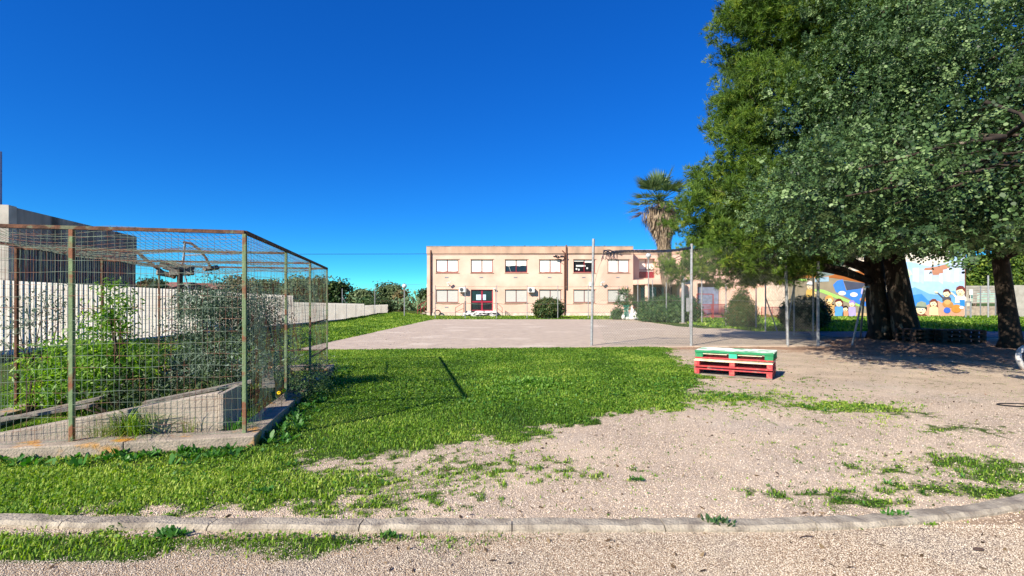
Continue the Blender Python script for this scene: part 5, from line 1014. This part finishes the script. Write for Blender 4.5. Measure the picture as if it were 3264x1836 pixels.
# palm
px_, py_ = fx(2108, 43), 43.0; palm = empty('palm_tree', (px_, py_, 0), 'fan palm with a long skirt of dead fronds behind the net', 'tree')
zc = fz(655, 43); tr = MB(); tr.tube([(px_+.6, py_, -.1), (px_+.5, py_, 3), (px_, py_, zc*.75), (px_-.1, py_, zc+.4)], [.38, .3, .28, .25], 10); P_(tr.build('trunk', M['bark'], smooth=True), palm)
C = []; N = []; T = []; L = []; Wd = []
n = 8200                                                # hanging dead fronds
for k in range(n):
    h_ = rnd.random(); z = 3.2+(zc-3.5)*h_; rr = (.42+.3*h_) if h_ < .5 else .57+1.05*min(1, (h_-.55)/.3)**1.2*(1 if h_ < .92 else .7)
    a = rnd.uniform(0, 6.283); q_ = rr*rnd.uniform(.35, 1.05); xc = px_-.1+(.6*(1-h_))
    C.append((xc+q_*math.cos(a), py_+q_*math.sin(a), z+rnd.gauss(0, .15))); T.append((math.cos(a)*.12+rnd.gauss(0, .12), math.sin(a)*.12, -1)); N.append((math.cos(a), math.sin(a), rnd.gauss(0, .4))); L.append(rnd.uniform(.4, 1.1)); Wd.append(rnd.uniform(.04, .1))
V, Fc = leaves(np.array(C), np.array(N), np.array(L), np.array(Wd), SH4, np.array(T)); P_(mesh_np('dead_frond_skirt', V, [Fc], M['deadfrond'], None, np.repeat(rng.random(n), 4)), palm)
ctr = Vector((px_-.1, py_, zc+.3))
for k in range(34):                                     # live fans
    a = k*2.4+rnd.uniform(-.3, .3); el = [1.35, .8, .45, .15, -.15, -.4][k % 6]+rnd.uniform(-.12, .12); d = Vector((math.cos(a)*math.cos(el), math.sin(a)*math.cos(el), math.sin(el))); st_l = rnd.uniform(1.1, 1.8); hub = ctr+d*st_l
    C = []; T = []; N = []; L = []; sdv = d.cross(Vector((0, 0, 1))).normalized(); upv = sdv.cross(d)
    for j in range(26):
        th = -1.25+2.5*j/25; t_ = (d*math.cos(th)+sdv*math.sin(th)).normalized(); t_ = (t_+Vector((0, 0, -.25 if el < .5 else 0))).normalized(); l = 1.6*(.7+.3*math.cos(th)); C.append(hub+t_*l*.5); T.append(t_); N.append(upv+Vector((rnd.gauss(0, .15),)*3)); L.append(l)
    V, Fc = leaves(np.array([tuple(c) for c in C]), np.array([tuple(c) for c in N]), np.array(L), np.full(26, .10), SH4, np.array([tuple(c) for c in T]))
    fr_ = P_(mesh_np('frond', V, [Fc], M['palmleaf'] if el > -.3 else M['deadfrond'], None, np.repeat(rng.uniform(.1, .8, 26), 4)), palm)
    P_(MB().tube([ctr, ctr.lerp(hub, .5)+Vector((0, 0, .06)), hub], [.04, .03, .02], 5).build('stalk', M['hedge']), fr_)
# ------------------------------------------------------------ big trees
def limb(mb, a, b_, r0, r1, bend=.25, seed=0, n=5, sides=8):
    rr = random.Random(seed); a = Vector(a); b_ = Vector(b_); L_ = (b_-a).length; off_ = Vector((rr.gauss(0, 1), rr.gauss(0, 1), abs(rr.gauss(0, .6))+.3))*bend*L_*.4
    pts = [a.lerp(b_, t_)+off_*math.sin(math.pi*t_)+Vector((rr.gauss(0, .02), rr.gauss(0, .02), 0))*L_*(0 < t_ < 1) for t_ in np.linspace(0, 1, n+1)]; mb.tube(pts, [r0+(r1-r0)*t_ for t_ in np.linspace(0, 1, n+1)], sides); return pts
lf = empty('carob_tree', (15.75, 20.4, 0), 'big rounded leaf tree with a thick leaning trunk and low spreading crown', 'tree')
CB = [(6.7, 9.5, 3.6, 1.3, 1.3, 1.2), (7.4, 11.3, 3.2, 1.6, 1.8, 1.2), (8.6, 13.4, 3.4, 1.8, 2, 1.4), (8.6, 8.3, 3.3, 1.5, 1.1, 1.1), (10.8, 10.8, 2.9, 2.2, 1.8, 1.0), (11.6, 13.6, 3.0, 2.4, 2.4, 1.1), (7.9, 9.1, 3.25, 1.5, 1.2, .95), (9.4, 8.9, 3.5, 1.7, 1.3, 1.2), (8.9, 10.6, 3.6, 1.9, 1.5, 1.3), (11.6, 9.2, 3.6, 1.8, 1.4, 1.3), (10.6, 11.9, 4.6, 3.4, 3.2, 2.6), (13.8, 11.2, 5.0, 3.6, 3.2, 3.0), (17.2, 12.2, 5.2, 3.6, 3.4, 3.2), (9.7, 14.8, 4.3, 2.4, 2.8, 1.9), (11.3, 15, 7.2, 3.1, 3.2, 2.7), (14.3, 14, 8.6, 3.8, 3.6, 3.2), (17.5, 15, 9.0, 4, 4, 3.4),
      (14, 17, 11.3, 4.0, 4, 3), (20.5, 16.5, 7.5, 4, 4, 4), (16.5, 20, 8.5, 5, 5, 4.6), (12.6, 9.6, 3.5, 1.6, 1.4, 1.0), (10.2, 18, 4.8, 2.0, 2.6, 2.0), (12.4, 17.5, 9, 3, 3, 3), (15, 18, 5.5, 4, 4, 2)]
tr = MB(); tb = Vector((15.75, 20.4, -.15)); fork = Vector((15.05, 20.1, 3.5))
tr.tube([tb+Vector((0, 0, -.1)), tb+Vector((-.05, -.02, .35)), tb+Vector((-.3, -.1, 1.5)), fork+Vector((-.1, 0, 0))], [.72, .5, .42, .34], 14)
for k, b in enumerate(CB): p_ = limb(tr, fork, Vector(b[:3])+Vector((0, 0, b[5]*.1))+Vector((.5, .6, 0)), .13 if k > 9 else .09, .02, .2, k); [limb(tr, p_[3], Vector(b[:3])+Vector((rnd.uniform(-1, 1)*b[3]*.7, rnd.uniform(-1, 1)*b[4]*.7, rnd.uniform(-.3, .7)*b[5])), .09, .015, .3, k*7+j, 4, 5) for j in range(4)]
P_(tr.build('trunk', M['bark'], smooth=True), lf)
def hang(P):   # ragged underside
    lim = 1.45+.082*P[:, 1]+.45*noise2(P[:, 0], P[:, 1], .8, 71); return P[:, 2] > lim
P_(sprays('crown', puffs(CB, 560, .35, .85, 5, (.8, 1.06)), 46000, 8, .066, .72, .2, M['carob'], None, clip=hang, seed=3), lf)
deep = foliage('inner_leaves', [(b[0]+.3, b[1]+.6, b[2], b[3]*.8, b[4]*.8, b[5]*.8) for b in CB], 6500, 16, .3, .085, .8, M['carob'], None, SH6, shell=(.6, .9), seed=13, clip=hang); P_(deep, lf)
rt = empty('carob_tree', (17.1, 17.3, 0), 'smaller rounded leaf tree with a slim shaded trunk near the right edge', 'tree')
RB = [(15.6, 14.2, 4.2, 2.4, 2.2, 1.8), (18.5, 14, 4.8, 2.8, 2.6, 2.6), (16.8, 17.5, 5.6, 2.8, 2.8, 2.2), (13.9, 12.2, 3.4, 1.2, 1.3, .9), (12.4, 11.2, 3.3, 1.1, 1.1, .8)]
tr = MB(); tb = G(3222, 1108); tr.tube([tb+Vector((0, 0, -.1)), tb+Vector((0, 0, .3)), tb+Vector((-.12, 0, 1.3)), tb+Vector((-.25, .1, 2.9)), tb+Vector((-.2, .2, 4.4))], [.42, .3, .24, .22, .15], 12)
for k, b in enumerate(RB[:4]): limb(tr, tb+Vector((-.25, .1, 2.9)), b[:3], .12, .03, .25, k+40)
P_(tr.build('trunk', M['bark'], smooth=True), rt)
P_(sprays('crown', puffs(RB, 110, .35, .75, 6), 9500, 8, .068, .72, .2, M['carob'], None, clip=lambda P: P[:, 2] > 1.75+.078*P[:, 1]+.4*noise2(P[:, 0], P[:, 1], .8, 77), seed=5), rt)
pn = empty('pine_tree', (14.9, 21.2, 0), 'tall bushy pine with low sweeping branches left of the carob crown', 'tree')
PB = [(8.4, 18.6, 2.85, 1.9, 1.8, .95), (7.3, 19.4, 3.4, 1.5, 1.4, .9), (9.9, 18.8, 3.0, 1.7, 1.6, .9), (8.9, 19.6, 3.55, 2.6, 2.4, 1.35), (8.6, 20.5, 5.3, 2.4, 2.4, 1.5), (9.9, 18.8, 4.9, 2.2, 2.2, 1.5), (11.0, 19.4, 3.5, 2.4, 2.4, 1.2), (9.6, 21, 7.2, 2.4, 2.4, 1.7), (10.2, 20.3, 9.0, 2.2, 2.4, 1.8), (11.0, 21.3, 10.8, 2.4, 2.4, 1.9),
      (10.8, 20.8, 12.9, 2.4, 2.4, 1.7), (11.0, 21.5, 15.0, 2.5, 2.5, 1.9), (13.4, 20.5, 6.5, 3, 3, 2), (13.8, 20, 10, 3.2, 3, 2.6), (14.4, 20.5, 14, 3.2, 3, 2.8), (12.8, 18.6, 12.3, 2.2, 2, 2.2), (7.55, 20.2, 4.1, 1.2, 1.3, .7), (13.2, 23, 3.8, 3.5, 3, 1.2)]
tr = MB(); tb = G(2806, 1080); tr.tube([tb+Vector((0, 0, -.1)), tb+Vector((0, 0, .4)), tb+Vector((-.2, 0, 2)), tb+Vector((-.4, 0, 6)), tb+Vector((-.8, 0, 13)), tb+Vector((-.9, 0, 17))], [.55, .42, .36, .3, .2, .05], 12)
for k, b in enumerate(PB):
    s0 = tb+Vector((-.3, 0, max(2.3, b[2]-1.2))); p_ = limb(tr, s0, b[:3], .13, .03, .12, k+70); [limb(tr, p_[3], Vector(b[:3])+Vector((rnd.uniform(-1, 1)*b[3]*.8, rnd.uniform(-1, 1)*b[4]*.8, rnd.uniform(-.5, .8)*b[5])), .045, .01, .2, k*9+j, 3, 5) for j in range(5)]
P_(tr.build('trunk', M['bark'], smooth=True), pn)
P_(needles('crown', puffs(PB, 680, .3, .75, 8, (.55, 1.0), .85), 84000, 10, .2, .02, M['pine'], None, lump=.3, seed=9, clump=7, spread=.14, shell=(.6, 1.08), clip=lambda P: P[:, 2] > 1.9+1.0*np.clip((P[:, 0]-10)/2, 0, 1)+.4*noise2(P[:, 0], P[:, 1], .9, 79)), pn)
